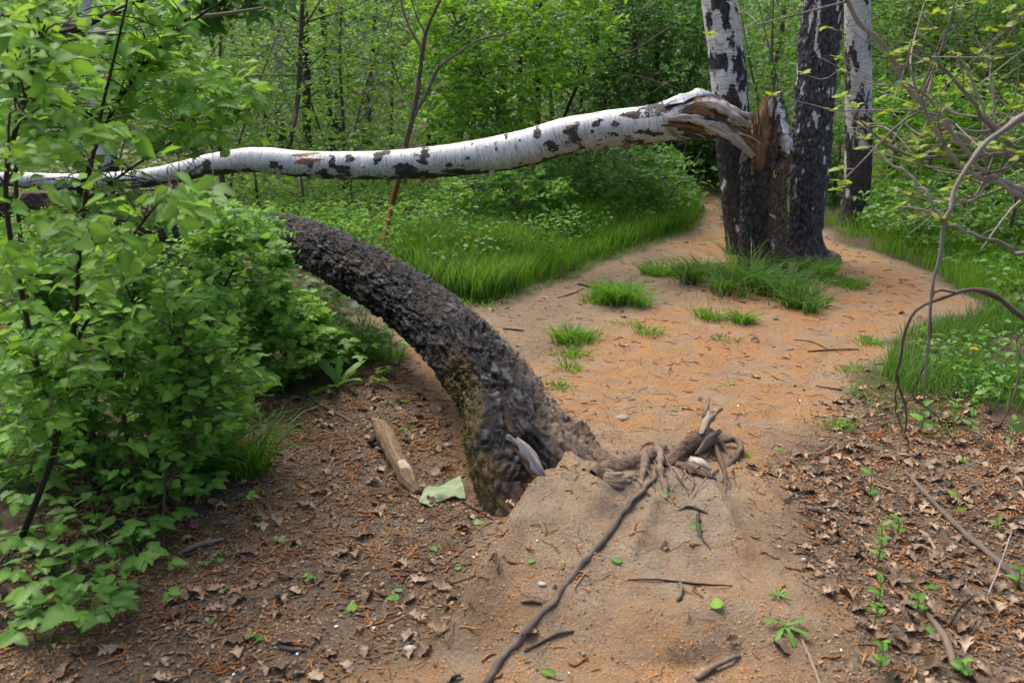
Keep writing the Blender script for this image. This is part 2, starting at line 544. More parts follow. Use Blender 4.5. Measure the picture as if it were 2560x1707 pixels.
def bark_birch():
    k = NT('white birch bark')
    v = k.attr('tc', True)
    fine = k.noise(k.scale(v, (1, 1, 1)), 60, 5, 0.65)
    peel = k.noise(k.scale(v, (.35, .35, 2.6)), 26, 5, 0.6)
    c = k.ramp(peel, [(0.25, (.36, .34, .33)), (0.42, (.66, .65, .65)), (0.6, (.82, .81, .81)), (.8, (.58, .53, .48))])
    lent = k.step(k.noise(k.scale(v, (.30, .30, 3.4)), 30, 3, 0.6), 0.56, 0.66)
    c = k.mix(k.math('MULTIPLY', lent, 0.8), c, (.10, .075, .06))
    dots = k.step(k.noise(k.scale(v, (1, 1, 1.6)), 48, 3, 0.5), 0.70, 0.76)
    c = k.mix(k.math('MULTIPLY', dots, .8), c, (.07, .06, .055))
    grey = k.math('MULTIPLY', k.attr('grey'), k.step(k.noise(k.scale(v, (1, 1, 1.2)), 70, 5, 0.7), 0.3, 0.62))
    c = k.mix(k.math('MULTIPLY', grey, .8), c, k.mix(fine, (.10, .092, .08), (.30, .28, .255)))
    dk = k.step(k.math('ADD', k.attr('dark'), k.math('ADD', k.math('MULTIPLY', k.math('SUBTRACT', fine, 0.5), 1.5), k.math('MULTIPLY', k.math('SUBTRACT', peel, 0.5), .7))), 0.42, 0.58)
    dcol = k.ramp(k.math('ADD', k.math('MULTIPLY', fine, .85), k.math('MULTIPLY', k.attr('plate'), .22)),
                  [(0.25, (.008, .008, .009)), (0.5, (.026, .024, .026)), (0.8, (.085, .078, .078)), (1, (.21, .20, .20))])
    dcol = k.mix(k.math('MULTIPLY', k.attr('lichen'), k.step(k.noise(k.scale(v, (1, 1, .45)), 55, 5, .7), .38, .66)), dcol, (.15, .155, .185))
    dcol = k.mix(k.math('MULTIPLY', k.attr('brown'), .75), dcol, k.mix(k.step(k.noise(k.scale(v, (1, 1, .4)), 85, 5, .7), .36, .66), (.012, .009, .007), (.215, .145, .10)))
    c = k.mix(dk, c, dcol)
    red = k.attr('red')
    c = k.mix(red, c, k.mix(peel, (.16, .055, .03), (.33, .15, .09)))
    nb = k.bump(k.math('ADD', k.math('MULTIPLY', peel, .4), k.math('MULTIPLY', k.math('ADD', dk, red), k.math('MULTIPLY', fine, 1.5))), 0.6, 0.010)
    return k.finish(k.principled(c, k.math('ADD', .5, k.math('MULTIPLY', dk, .2)), 0.35, nb))
M['birch'] = bark_birch()

def wood(name, a, b, c_, grey=0.0):
    k = NT(name)
    v = k.attr('tc', True)
    n1 = k.noise(k.scale(v, (1, 1, .06)), 60, 6, 0.7)
    n2 = k.noise(k.scale(v, (1, 1, .12)), 170, 4, 0.6)
    c = k.ramp(k.math('ADD', k.math('MULTIPLY', n1, .7), k.math('MULTIPLY', n2, .3)), [(0.33, a), (0.5, b), (0.66, c_)])
    nb = k.bump(k.math('ADD', n1, n2), 1.0, 0.010)
    return k.finish(k.principled(c, 0.75, 0.2, nb))
M['wood_brown'] = wood('brown torn wood', (.085, .045, .022), (.24, .135, .066), (.43, .29, .165))
M['wood_pale'] = wood('weathered torn wood', (.16, .115, .085), (.50, .42, .355), (.78, .74, .71))
M['wood_grey'] = wood('silver split wood', (.14, .12, .105), (.34, .32, .315), (.56, .54, .55))
M['wood_log'] = wood('bare log wood', (.10, .062, .035), (.26, .175, .105), (.42, .31, .20))

def ground_material():
    k = NT('trodden forest soil')
    p = k.pos()
    big = k.noise(p, 1.6, 5, 0.6)
    med = k.noise(p, 9, 6, 0.65)
    fin = k.noise(p, 70, 6, 0.7)
    vf = k.noise(p, 260, 4, 0.7)
    soil = k.ramp(med, [(0.28, (.195, .152, .108)), (0.5, (.312, .254, .185)), (0.72, (.410, .342, .255))])
    soil = k.mix(k.math('MULTIPLY', k.step(fin, 0.3, 0.75), 0.6), soil, (.43, .355, .27))
    soil = k.mix(k.math('MULTIPLY', k.step(vf, 0.58, 0.75), 0.55), soil, (.10, .065, .042))
    # fallen orange chaff lying in drifts
    fl = k.step(k.math('ADD', k.noise(p, 150, 3, 0.8), k.math('MULTIPLY', k.math('SUBTRACT', k.noise(p, 5.5, 5, 0.7), 0.5), 0.9)), 0.46, 0.60)
    cm = k.math('MULTIPLY', fl, k.attr('chaff'), True)
    chc = k.mix(vf, (.42, .195, .055), (.58, .34, .13))
    soil = k.mix(k.math('MULTIPLY', cm, 0.9), soil, chc)
    soil = k.mix(k.math('MULTIPLY', k.attr('chaff'), k.math('ADD', 0.10, k.math('MULTIPLY', k.step(k.noise(p, 2.6, 5, .7), .35, .65), .48))), soil, (.46, .215, .085))
    # dark leaf-mould
    lit = k.ramp(fin, [(0.3, (.070, .048, .033)), (0.5, (.165, .118, .080)), (0.7, (.29, .215, .148))])
    lm = k.math('MULTIPLY', k.attr('litter'), k.math('ADD', 0.35, k.math('MULTIPLY', k.step(k.math('ADD', big, k.math('MULTIPLY', med, .5)), .5, .9), .6)), True)
    c = k.mix(lm, soil, lit)
    wood_floor = k.mix(med, (.085, .058, .040), (.20, .145, .105))
    wood_floor = k.mix(k.step(k.noise(p, 3, 5, .7), .45, .62), wood_floor, (.060, .105, .030))
    c = k.mix(k.attr('floor'), c, wood_floor)
    h = k.math('ADD', k.math('MULTIPLY', med, 1.0), k.math('ADD', k.math('MULTIPLY', fin, .45), k.math('MULTIPLY', vf, .18)))
    grit = k.voro(p, 320)
    c = k.mix(k.math('MULTIPLY', k.step(grit, .28, .10), .12), c, k.mix(k.noise(p, 130, 2), (.07, .05, .036), (.46, .37, .27)))
    h = k.math('SUBTRACT', h, k.math('MULTIPLY', k.step(grit, .1, .4), .25))
    nb = k.bump(h, 1.0, 0.03)
    return k.finish(k.principled(c, 0.92, 0.12, nb))
M['ground'] = ground_material()

# ------------------------------------------------------------------ ground sheet
def axis_pts(segs):
    out = []
    for a, b, st in segs:
        out.append(np.arange(a, b, st))
    return np.unique(np.concatenate(out + [[segs[-1][1]]]).round(5))
gx = axis_pts([(-420, -60, 40), (-60, -12, 4), (-12, -4, .4), (-4, -2.2, .08), (-2.2, 2.6, .018), (2.6, 5, .08), (5, 12, .4), (12, 60, 4), (60, 421, 40)])
gy = axis_pts([(-60, -4, 8), (-4, 1.2, .4), (1.2, 1.7, .08), (1.7, 4.4, .018), (4.4, 7.5, .04), (7.5, 12, .12), (12, 30, .8), (30, 90, 6), (90, 820, 60)])
GX, GY = np.meshgrid(gx, gy)
gxf, gyf = GX.ravel(), GY.ravel()
gz = H(gxf, gyf)
nx, ny = len(gx), len(gy)
ii = (np.arange(ny - 1)[:, None] * nx + np.arange(nx - 1)[None]).ravel()
gq = np.stack([ii, ii + 1, ii + nx + 1, ii + nx], 1)
P2 = np.stack([gxf, gyf], 1)
wob = (fbm(P2 * 2.2, 3, 40) - .5)
bare_sd = poly_sd(gxf, gyf, BARE)
floor_m = 1 - sstep(-0.10, 0.12, bare_sd + wob * .5)
litter_m = np.maximum(sstep(-.12, .16, poly_sd(gxf, gyf, LITTER_L) + wob * .35), sstep(-.15, .2, poly_sd(gxf, gyf, LITTER_R) + wob * .45))
mound_m = np.exp(-(np.abs((gxf - .42) / .62) ** 3 + np.abs((gyf - 2.75) / .72) ** 3))
MID = wpoly([(1100, 780), (1215, 755), (1300, 735), (1480, 655), (1620, 600), (1740, 640), (1720, 760), (1560, 800), (1400, 880), (1280, 930), (1230, 880)])
mid_m = sstep(-.2, .25, poly_sd(gxf, gyf, MID) + wob * .6)
litter_m = np.maximum(litter_m, .5 * mid_m)
chaff_m = np.clip((1 - .55 * mid_m) * (1 - .75 * litter_m) * (1 - .80 * mound_m) * sstep(-.1, .3, bare_sd + wob * .4), 0, 1)
obj('ground', np.stack([gxf, gyf, gz], 1), [gq], M['ground'], kind='structure',
    label='trodden sandy forest soil with orange chaff and leaf litter', cat='ground',
    attrs={'litter': litter_m, 'chaff': chaff_m, 'floor': floor_m})

def bare_at(x, y):
    x, y = np.asarray(x, float), np.asarray(y, float)
    return poly_sd(x, y, BARE) + (fbm(np.stack([x, y], -1) * 2.2, 3, 40) - .5) * .4

# ------------------------------------------------------------------ trunks
def trunk_grid(ctrl, nring, nseg, near=None):
    """dense tube: centre, frames, radius, angle grids and straightened coordinates"""
    c = cr(ctrl, nring)
    if near is not None:                      # finer rings over the first stretch
        c = cr(ctrl, 3000)
        k_ = int(3000 * near[0])
        c = np.vstack([c[np.linspace(0, k_, near[1]).astype(int)], c[np.linspace(k_, 2999, nring).astype(int)][1:]])
        nring = len(c)
    P, R = c[:, :3], c[:, 3]
    t, N, B = frames_along(P)
    th = np.linspace(0, 2 * np.pi, nseg, endpoint=False)
    s = np.concatenate([[0], np.cumsum(np.linalg.norm(np.diff(P, axis=0), axis=1))])
    rad = np.cos(th)[None, :, None] * N[:, None] + np.sin(th)[None, :, None] * B[:, None]
    TC = np.stack([R[:, None] * np.cos(th)[None], R[:, None] * np.sin(th)[None], np.repeat(s[:, None], nseg, 1)], -1)
    i = np.arange(nring - 1)[:, None] * nseg
    j = np.arange(nseg)[None]
    q = np.stack([i + j, i + (j + 1) % nseg, i + nseg + (j + 1) % nseg, i + nseg + j], -1).reshape(-1, 4)
    return P, R, rad, s, TC, q

def plates(TC, freq, stretch=0.55, seed=0):
    """cracked bark relief 0..1 from cell noise in straightened coordinates"""
    Q = TC.reshape(-1, 3) * np.array([freq, freq, freq * stretch])
    Q = Q + 1.25 * (np.stack([noise(Q * .9, seed + 5), noise(Q * .9, seed + 6), noise(Q * .9, seed + 7)], 1) - .5)
    f1, f2, rid = cell(Q, seed)
    g = fbm(Q * .8, 4, seed + 21)
    w = 0.10 + .22 * noise(Q * .5, seed + 40)
    e = sstep(0.0, 1.0, (f2 - f1) / (w * 1.9))
    top_ = .55 + .45 * rid + .9 * (g - .5)
    return np.clip(e * top_, 0, 1.3), np.clip(e * (.25 + 1.5 * g), 0, 1.2)

# --- the bowed charcoal trunk
ARCH = [(1450, 1275, 3.10, .230), (1375, 1190, 3.16, .212), (1302, 1090, 3.30, .196), (1258, 1003, 3.48, .178), (1198, 922, 3.70, .170), (1128, 844, 3.96, .164),
        (1034, 762, 4.34, .160), (936, 697, 4.72, .158), (832, 640, 5.15, .157), (735, 602, 5.62, .152), (600, 578, 6.2, .146), (420, 560, 6.9, .140), (220, 528, 7.6, .135), (0, 512, 8.3, .125), (-350, 500, 9.4, .11)]
ctrl = [list(at(a, b, y)) + [r] for a, b, y, r in ARCH]
fallen = thing('bowed_tree', 'thick charcoal-barked tree bowed over in an arch from a dusty root mound', 'tree', G(1400, 1215))
NA = 200
P, R, rad, s, TC, q = trunk_grid(ctrl, 160, NA, (.46, 760))
pl, edge = plates(TC, 26, .40, 3)
pl2, _ = plates(TC, 62, .7, 13)
flat_tc = TC.reshape(-1, 3)
lump = fbm(flat_tc * 7, 3, 31) - .5
S1 = np.repeat(s[:, None], NA, 1).ravel()
Rr = np.repeat(R[:, None], NA, 1).ravel()
amp = 0.0145 * (1 - .35 * sstep(2.4, 3.6, S1)) * (0.8 + .2 * sstep(.15, .7, S1))
d = amp * (pl - .55) + .009 * (pl2 - .5) + .026 * lump + .010 * (fbm(flat_tc * np.array([45, 45, 30]), 3, 91) - .5)
V = (P[:, None] + rad * (R[:, None, None])).reshape(-1, 3)
nrm = rad.reshape(-1, 3)
# root flare: spread outwards to the right near the base
px_, py_, _ = proj(V)
fl = (1 - sstep(.1, .75, S1)) * sstep(-.1, .9, nrm[:, 0] * .8 - nrm[:, 1] * .1)
d = d + .015 * fl ** 1.5
fur = 1 - np.abs(2 * fbm(flat_tc * np.array([15, 15, 4.0]) + 1.5 * (noise(flat_tc * 6, 41) - .5)[:, None], 3, 93) - 1)
fur = sstep(.86, .99, fur)
d = d - .014 * fur
ha, hb = at(1300, 1135, 3.02), at(1352, 1235, 2.95)
hv = hb - ha
ht = np.clip(((V - ha) @ hv) / (hv @ hv), 0, 1)
hdist = np.linalg.norm(V - ha - ht[:, None] * hv, axis=1)
d = d - .13 * np.exp(-(hdist / .055) ** 2) * sstep(.1, -.3, nrm[:, 1])
V = V + nrm * d[:, None]
ground_gap = V[:, 2] - H(V[:, 0], V[:, 1])
nn = fbm(flat_tc * 9, 4, 77)
dust = np.clip(sstep(.34, .02, ground_gap + (nn - .5) * .25) * 1.35 * sstep(-.1, .45, nrm[:, 0]) + .85 * sstep(1.9, .7, S1 + (nn - .5) * 1.2) * sstep(.42, .92, nrm[:, 0] + .15 * nrm[:, 2] + (nn - .5) * .8), 0, 1)
moss = sstep(1.05, .70, S1 + (nn - .5) * .5) * sstep(.45, .85, -nrm[:, 0] - .15 * nrm[:, 1] + (nn - .5) * 1.2)
lich = sstep(.95, .55, S1) * sstep(-.2, .4, -nrm[:, 1]) + .18
brown = .25 * sstep(.55, .3, pl) * sstep(.45, .6, nn) + .45 * sstep(3.6, 4.6, S1)
obj('trunk', V, [q], M['bark_dark'], fallen, {'tc': flat_tc, 'plate': edge * (.5 + .5 * pl) * (1 - .85 * fur), 'dust': dust * (1 - np.exp(-(hdist / .08) ** 2)), 'moss': moss, 'lichen': lich, 'brown': brown})
ARCH_V, ARCH_N, ARCH_S, ARCH_MOSS = V, nrm, S1, moss

def bark_limb(name, ctrl, nring, nseg, freq, amp, parent, mat, seed=0, **masks):
    P, R, rad, s, TC, q = trunk_grid(ctrl, nring, nseg)
    pl, e = plates(TC, freq, .6, seed)
    V = (P[:, None] + rad * R[:, None, None]).reshape(-1, 3)
    n = rad.reshape(-1, 3)
    T = TC.reshape(-1, 3)
    V = V + n * (amp * (pl - .5) + amp * 1.2 * (fbm(T * 9, 3, seed + 9) - .5))[:, None]
    a = {'tc': T, 'plate': e * (.5 + .5 * pl)}
    gap = V[:, 2] - H(V[:, 0], V[:, 1])
    for k_, f in masks.items():
        a[k_] = f(V, n, T, gap)
    global LIMB
    LIMB = (V, n, a)
    return obj(name, V, [q], mat, parent, a)

# left root leg
leg = [list(at(1225, 930, 3.66)) + [.06], list(at(1232, 1020, 3.40)) + [.115], list(at(1238, 1100, 3.22)) + [.120], list(at(1248, 1180, 3.09)) + [.108], list(at(1268, 1250, 2.99)) + [.092], list(at(1305, 1320, 2.92)) + [.075], list(at(1340, 1390, 2.87)) + [.06]]
bark_limb('root', leg, 150, 72, 28, .014, fallen, M['bark_dark'], 8,
          dust=lambda V, n, T, g: np.clip(sstep(.10, 0, g) + .0 * T[:, 0], 0, 1),
          moss=lambda V, n, T, g: sstep(.30, .70, -n[:, 0] - .25 * n[:, 1] + (fbm(T * 9, 3, 5) - .5) * 1.6) * (g > .03),
          lichen=lambda V, n, T, g: .7 * sstep(-.2, .5, -n[:, 1] + n[:, 0] * .4), brown=lambda V, n, T, g: .35 * (g < .2))
LEG_V, LEG_N, LEG_A = LIMB
# right flare sinking into the soil
flare = [list(at(1330, 1040, 3.42)) + [.07], list(at(1385, 1110, 3.36)) + [.072], list(at(1440, 1170, 3.32)) + [.055], list(G(1510, 1190, -.03)) + [.045], list(G(1600, 1180, -.04)) + [.04]]
bark_limb('root', flare, 110, 56, 30, .010, fallen, M['bark_dark'], 18,
          dust=lambda V, n, T, g: np.clip(g * 0 + 1.3, 0, 1.3), moss=lambda V, n, T, g: g * 0, lichen=lambda V, n, T, g: g * 0 + .3, brown=lambda V, n, T, g: g * 0)
def strip(ctrl, widths, thick, mat, name, parent, up, seed=0, n=26, jag=.25, **kw):
    """torn strip of wood: ctrl centre line, width, thickness, ragged edge"""
    c = cr([list(p) + [w] for p, w in zip(ctrl, widths)], n)
    P, W = c[:, :3], c[:, 3]
    t = unit(np.gradient(P, axis=0))
    sd_ = unit(np.cross(t, np.array(up, float)))
    nn_ = np.cross(sd_, t)
    r = np.random.default_rng(seed)
    m = 7
    u = np.linspace(-1, 1, m)
    s = np.concatenate([[0], np.cumsum(np.linalg.norm(np.diff(P, axis=0), axis=1))])
    jl = 1 + jag * (noise(np.stack([s * 30, s * 0 + seed], 1), 1) - .5) * 2
    off = np.stack([noise(np.stack([s * 14, s * 0 + k * 3.1 + seed], 1), 2) for k in range(m)], 1) - .5
    top = P[:, None] + sd_[:, None] * (u[None] * W[:, None] * jl[:, None])[..., None] + nn_[:, None] * ((1 - u[None] ** 2) * thick + off * thick * 1.2)[..., None]
    bot = P[:, None] + sd_[:, None] * (u[None] * W[:, None] * jl[:, None] * .96)[..., None] - nn_[:, None] * ((1 - u[None] ** 2) * thick * .6 + off * thick * .4 + .001)[..., None]
    V = np.concatenate([top.reshape(-1, 3), bot.reshape(-1, 3)])
    i = np.arange(n - 1)[:, None] * m; j = np.arange(m - 1)[None]
    q = np.stack([i + j, i + j + 1, i + m + j + 1, i + m + j], -1).reshape(-1, 4)
    o2 = n * m
    side1 = np.stack([np.arange(n - 1) * m, np.arange(1, n) * m, np.arange(1, n) * m + o2, np.arange(n - 1) * m + o2], 1)
    side2 = np.stack([np.arange(1, n) * m + m - 1, np.arange(n - 1) * m + m - 1, np.arange(n - 1) * m + m - 1 + o2, np.arange(1, n) * m + m - 1 + o2], 1)
    T = np.stack([np.repeat(u[None] * W.max(), n, 0), off * thick + .1 * seed, np.repeat(s[:, None], m, 1)], -1).reshape(-1, 3)
    return obj(name, V, [q, q[:, ::-1] + o2, side1, side2], mat, parent, {'tc': np.vstack([T, T])}, **kw)

strip([at(1268, 1090, 3.03), at(1300, 1112, 2.99), at(1334, 1158, 2.955), at(1362, 1206, 2.93), at(1396, 1258, 2.915)], [.008, .022, .017, .011, .004], .010, M['wood_grey'], 'split_wood', fallen, (.5, -.8, .5), 3, 40, .5)
strip([at(1292, 1096, 3.03), at(1322, 1122, 2.985), at(1350, 1168, 2.95), at(1376, 1216, 2.925)], [.004, .012, .010, .003], .008, M['wood_pale'], 'split_wood', fallen, (.6, -.7, .5), 6, 30, .5)
strip([at(1284, 1118, 3.03), at(1312, 1150, 3.0), at(1338, 1196, 2.965)], [.004, .010, .003], .007, M['wood_log'], 'split_wood', fallen, (.4, -.8, .4), 7, 24, .5)
strip([at(1300, 1130, 3.02), at(1335, 1175, 2.98), at(1352, 1215, 2.96), at(1345, 1262, 2.96)], [.012, .02, .014, .008], .012, M['wood_log'], 'split_wood', fallen, (.2, -.9, .3), 5)

# moss tufts on the shaded side of the base
mi = np.flatnonzero(ARCH_MOSS > .55)
mi = mi[ARCH_V[mi, 2] > H(ARCH_V[mi, 0], ARCH_V[mi, 1])]
MV = np.vstack([ARCH_V[mi], LEG_V[LEG_A['moss'] > .5]]); MN = np.vstack([ARCH_N[mi], LEG_N[LEG_A['moss'] > .5]])
MV = MV + 0.0 * MN
mi = rng.choice(len(MV), 3000, replace=True)
lV = np.array([[0, 0, 0], [.35, .5, .1], [0, 1, 0], [-.35, .5, .1]]); lF = [np.array([[0, 1, 2], [0, 2, 3]])]
D = unit(MN[mi] + .7 * rnd_unit(len(mi)))
Vv, ff, AA = batch(lV, lF, MV[mi] - MN[mi] * .002, axes(D, rnd_unit(len(mi))), rng.uniform(.006, .014, len(mi)), inst={'rnd': rng.random(len(mi))})
k = NT('moss'); cc = k.ramp(k.attr('rnd'), [(0, (.06, .075, .012)), (.6, (.13, .14, .022)), (1, (.24, .14, .035))]); M['moss'] = k.finish(k.principled(cc, .9, .1))
obj('moss', Vv, ff, M['moss'], fallen, AA, kind='stuff')

# exposed roots around the mound
def root(pts, name='root', mat='root', nseg=9, parent=fallen, n=None, lumps=.12, seed=0, **kw):
    """pts rows (px, py, lift, r) on the ground"""
    c = [list(G(a, b, l)) + [r] for a, b, l, r in pts]
    n = n or 8 * len(c)
    c = cr(c, n)
    c[:, 3] *= 1 + lumps * (noise(np.stack([np.arange(n) * .7, np.full(n, seed * 3.7)], 1), 4) - .5) * 2
    c[:, :3] += np.minimum(c[:, 3:4] * .7, .005) * 2 * (np.stack([noise(np.stack([np.arange(n) * .28, np.full(n, seed * 5.1 + k_ * 11)], 1), 6) for k_ in range(3)], 1) - .5)
    V, f, T = tube(c, n, nseg, straight=True)
    V = V + .25 * np.repeat(c[:, 3], nseg).mean() * (np.stack([noise(V * 60, 1), noise(V * 60, 2), noise(V * 60, 3)], 1) - .5)
    return obj(name, V, f, M[mat], parent, {'tc': T}, **kw)
root([(1655, 1182, .005, 0.0070), (1608, 1228, .006, 0.0095), (1545, 1300, .006, 0.0109), (1490, 1372, .007, 0.0105), (1452, 1415, .007, 0.0115), (1395, 1490, .006, 0.0105), (1312, 1580, .006, 0.0122), (1262, 1640, .007, 0.0112), (1212, 1710, .004, 0.0098), (1150, 1800, -.02, 0.0084)],
     mat='root_mid', n=110, seed=1, label='long smooth root running down the mound to the lower edge')
def barkroot(pts, nring, nseg, seed, dusty, mat='root'):
    return bark_limb('root', [list(G(a, b, l)) + [r] for a, b, l, r in pts], nring, nseg, 34, .012, fallen, M['bark_dark'], seed,
                     dust=lambda V, n, T, g: np.clip(dusty + sstep(.05, .0, g), 0, 1), moss=lambda V, n, T, g: g * 0, lichen=lambda V, n, T, g: g * 0, brown=lambda V, n, T, g: g * 0 + .8)
barkroot([(1470, 1180, -.04, .05), (1540, 1165, -.02, .045), (1605, 1150, -.01, .036), (1650, 1140, .002, .040), (1690, 1150, -.02, .034)], 70, 30, 41, .95)
barkroot([(1655, 1165, -.02, .028), (1700, 1138, .012, .034), (1740, 1116, .026, .037), (1764, 1103, .034, .030), (1778, 1096, .036, .010)], 60, 30, 42, .72)
barkroot([(1440, 1105, .06, .045), (1480, 1140, .01, .045), (1530, 1160, -.012, .040), (1600, 1165, -.02, .034)], 60, 26, 52, 1.3)
strip([G(1748, 1118, .05), G(1768, 1095, .085), G(1785, 1082, .10), G(1800, 1074, .10)], [0.015, 0.022, 0.017, 0.005], .014, M['root'], 'split_wood', fallen, (.2, -.8, .5), 44, 16)
strip([G(1758, 1100, .06), G(1762, 1078, .10), G(1766, 1062, .12)], [0.017, 0.015, 0.006], .014, M['root_dark'], 'split_wood', fallen, (0, -.9, .3), 45, 12)
strip([G(1740, 1150, .02), G(1770, 1130, .05), G(1795, 1112, .06)], [.012, .02, .010], .012, M['root_dark'], 'split_wood', fallen, (0, -.8, .5), 46, 12)
root([(1640, 1130, .035, .012), (1650, 1160, .030, .016), (1652, 1195, .010, .013), (1664, 1222, .002, .010), (1660, 1250, -.008, .006)], nseg=10, n=40, seed=3, lumps=.5)
root([(1612, 1140, .02, .012), (1612, 1170, .012, .016), (1606, 1200, -.006, .012)], nseg=9, seed=13, lumps=.3)
barkroot([(1688, 1160, .0, .016), (1715, 1176, .010, .022), (1745, 1186, .008, .018), (1775, 1193, .0, .010), (1792, 1198, -.01, .006)], 50, 18, 43, .25)
strip([G(1725, 1168, .035), G(1750, 1176, .034), G(1775, 1188, .022)], [.010, .016, .006], .010, M['wood_pale'], 'split_wood', fallen, (0, -.6, .8), 47, 12)
for q_ in range(26):
    px, py = 1590 + random.random() * 250, 1120 + random.random() * 90
    dx, dy = random.uniform(-50, 60), random.uniform(20, 80)
    r_ = random.uniform(.0015, .004)
    root([(px, py, random.uniform(0, .03), r_), (px + dx * .5 + random.uniform(-12, 12), py + dy * .5, .006, r_ * .8), (px + dx, py + dy, -.004, r_ * .4)], name='rootlet', nseg=5, n=14, seed=60 + q_, mat=random.choice(['root', 'root_dark', 'root_mid']), lumps=.3)
root([(1765, 1100, .04, .012), (1788, 1135, .02, .011), (1808, 1175, .006, .009), (1822, 1222, -.002, .007), (1830, 1260, -.012, .004)], nseg=7, seed=5)
root([(1790, 1116, .008, .010), (1815, 1116, .028, .012), (1838, 1116, .036, .0135), (1850, 1130, .024, .0135), (1838, 1150, .008, .012), (1812, 1168, -.004, .009)], nseg=9, n=36, seed=6)
root([(1760, 1125, .02, .010), (1792, 1118, .03, .011), (1815, 1130, .008, .010), (1826, 1150, -.006, .006)], nseg=7, seed=16, mat='root_dark')
root([(1745, 1280, -.002, .007), (1742, 1310, .004, .008), (1750, 1340, .0, .006), (1775, 1372, -.004, .004)], nseg=6, seed=8, mat='root_dark')
root([(1680, 1284, -.004, .004), (1712, 1272, .003, .005), (1745, 1276, .004, .006), (1790, 1290, -.004, .003)], nseg=6, seed=9, mat='root_dark')
root([(1700, 1452, .0, .004), (1705, 1485, .010, .007), (1695, 1500, .0, .006)], nseg=6, seed=10, mat='root_dark')
root([(1225, 1400, .0, .004), (1238, 1395, .02, .005), (1245, 1425, .012, .004), (1248, 1455, -.003, .003)], nseg=6, seed=11, mat='root_dark')

# --- birch bark masks on an upright / lying trunk
def birch_trunk(name, ctrl, nring, nseg, parent, masks, rough_amp=.012, seed=0, freq=24):
    P, R, rad, s, TC, q = trunk_grid(ctrl, nring, nseg)
    T = TC.reshape(-1, 3)
    n = rad.reshape(-1, 3)
    V = (P[:, None] + rad * R[:, None, None]).reshape(-1, 3)
    S = np.repeat(s[:, None], nseg, 1).ravel()
    pl, e = plates(TC, freq, .5, seed)
    a = masks(V, n, T, S)
    dk = sstep(.35, .65, a['dark'])
    V = V + n * (dk * rough_amp * (pl - .35) + .010 * (fbm(T * 6, 3, seed + 3) - .5) + .003 * (noise(T * np.array([6, 6, 40]), seed) - .5))[:, None]
    z = np.zeros(len(V))
    at_ = {'tc': T, 'plate': e * (.5 + .5 * pl), 'dark': z, 'grey': z, 'red': z, 'brown': z, 'lichen': z + .25}
    at_.update(a)
    return obj(name, V, [q], M['birch'], parent, at_), V, n, S

# standing birch behind the broken one
b1 = thing('birch_tree', 'white and black patched birch leaning left behind the broken stump', 'tree', list(at(1862, 655, 7.62)))
def masks1(V, n, T, S):
    z = V[:, 2]
    a = fbm(T * np.array([15, 15, 6]), 4, 51)
    b = fbm(T * np.array([34, 34, 20]), 3, 52)
    dark = sstep(1.5, .85, z) * 1.1 + (a - .5) * 4.2 + (b - .5) * 1.6 + .22
    return {'dark': np.clip(dark, 0, 1), 'grey': np.clip((b - .3) * 1.5, 0, 1), 'brown': sstep(1.0, .2, z) * .35}
birch_trunk('trunk', [list(at(1868, 690, 7.62)) + [.19], list(at(1862, 620, 7.62)) + [.158], list(at(1846, 480, 7.62)) + [.150], list(at(1834, 330, 7.62)) + [.148], list(at(1818, 160, 7.62)) + [.143], list(at(1797, 0, 7.62)) + [.136], list(at(1765, -260, 7.62)) + [.125], list(at(1740, -700, 7.7)) + [.10], list(at(1730, -1200, 7.8)) + [.07]], 460, 90, b1, masks1, seed=61)

b2 = thing('birch_tree', 'thick black-barked birch with small white flecks, standing right of the stump', 'tree', list(at(2008, 636, 7.35)))
def masks2(V, n, T, S):
    z = V[:, 2]
    a = fbm(T * np.array([30, 30, 11]), 4, 71) + .12 * (noise(T * np.array([4, 4, 2.2]), 72) - .5)
    dark = .98 - sstep(.58, .70, a) * sstep(-.3, 1.1, z) * 1.0
    return {'dark': np.clip(dark, 0, 1), 'grey': np.clip((a - .35), 0, 1), 'brown': sstep(.25, .0, z) * .7, 'lichen': .75 + 0 * z}
birch_trunk('trunk', [list(at(2022, 668, 7.35)) + [.27], list(at(2014, 640, 7.35)) + [.19], list(at(2012, 590, 7.35)) + [.138], list(at(2018, 500, 7.35)) + [.143], list(at(2028, 400, 7.35)) + [.149], list(at(2040, 200, 7.35)) + [.152], list(at(2059, 0, 7.35)) + [.150], list(at(2090, -300, 7.35)) + [.14], list(at(2120, -800, 7.4)) + [.11], list(at(2130, -1300, 7.4)) + [.08]], 460, 96, b2, masks2, .022, 81, 26)

b3 = thing('birch_tree', 'slimmer grey-white birch with dark foot at the far bend of the right path', 'tree', list(at(2134, 572, 8.95)))
def masks3(V, n, T, S):
    z = V[:, 2]
    a = fbm(T * np.array([15, 15, 6]), 4, 91)
    b = fbm(T * np.array([30, 30, 16]), 3, 92)
    dark = sstep(1.15, .45, z) * .8 + (a - .5) * 4.2 + (b - .5) * 1.4 + .26
    return {'dark': np.clip(dark, 0, 1), 'grey': np.clip((a - .1) * 1.6, 0, 1), 'brown': .3 + 0 * z}
birch_trunk('trunk', [list(at(2126, 600, 8.95)) + [.22], list(at(2131, 560, 8.95)) + [.155], list(at(2140, 490, 8.95)) + [.132], list(at(2146, 380, 8.95)) + [.128], list(at(2146, 200, 8.95)) + [.122], list(at(2143, 0, 8.95)) + [.117], list(at(2140, -300, 8.95)) + [.11], list(at(2140, -900, 8.9)) + [.08]], 360, 76, b3, masks3, seed=101)

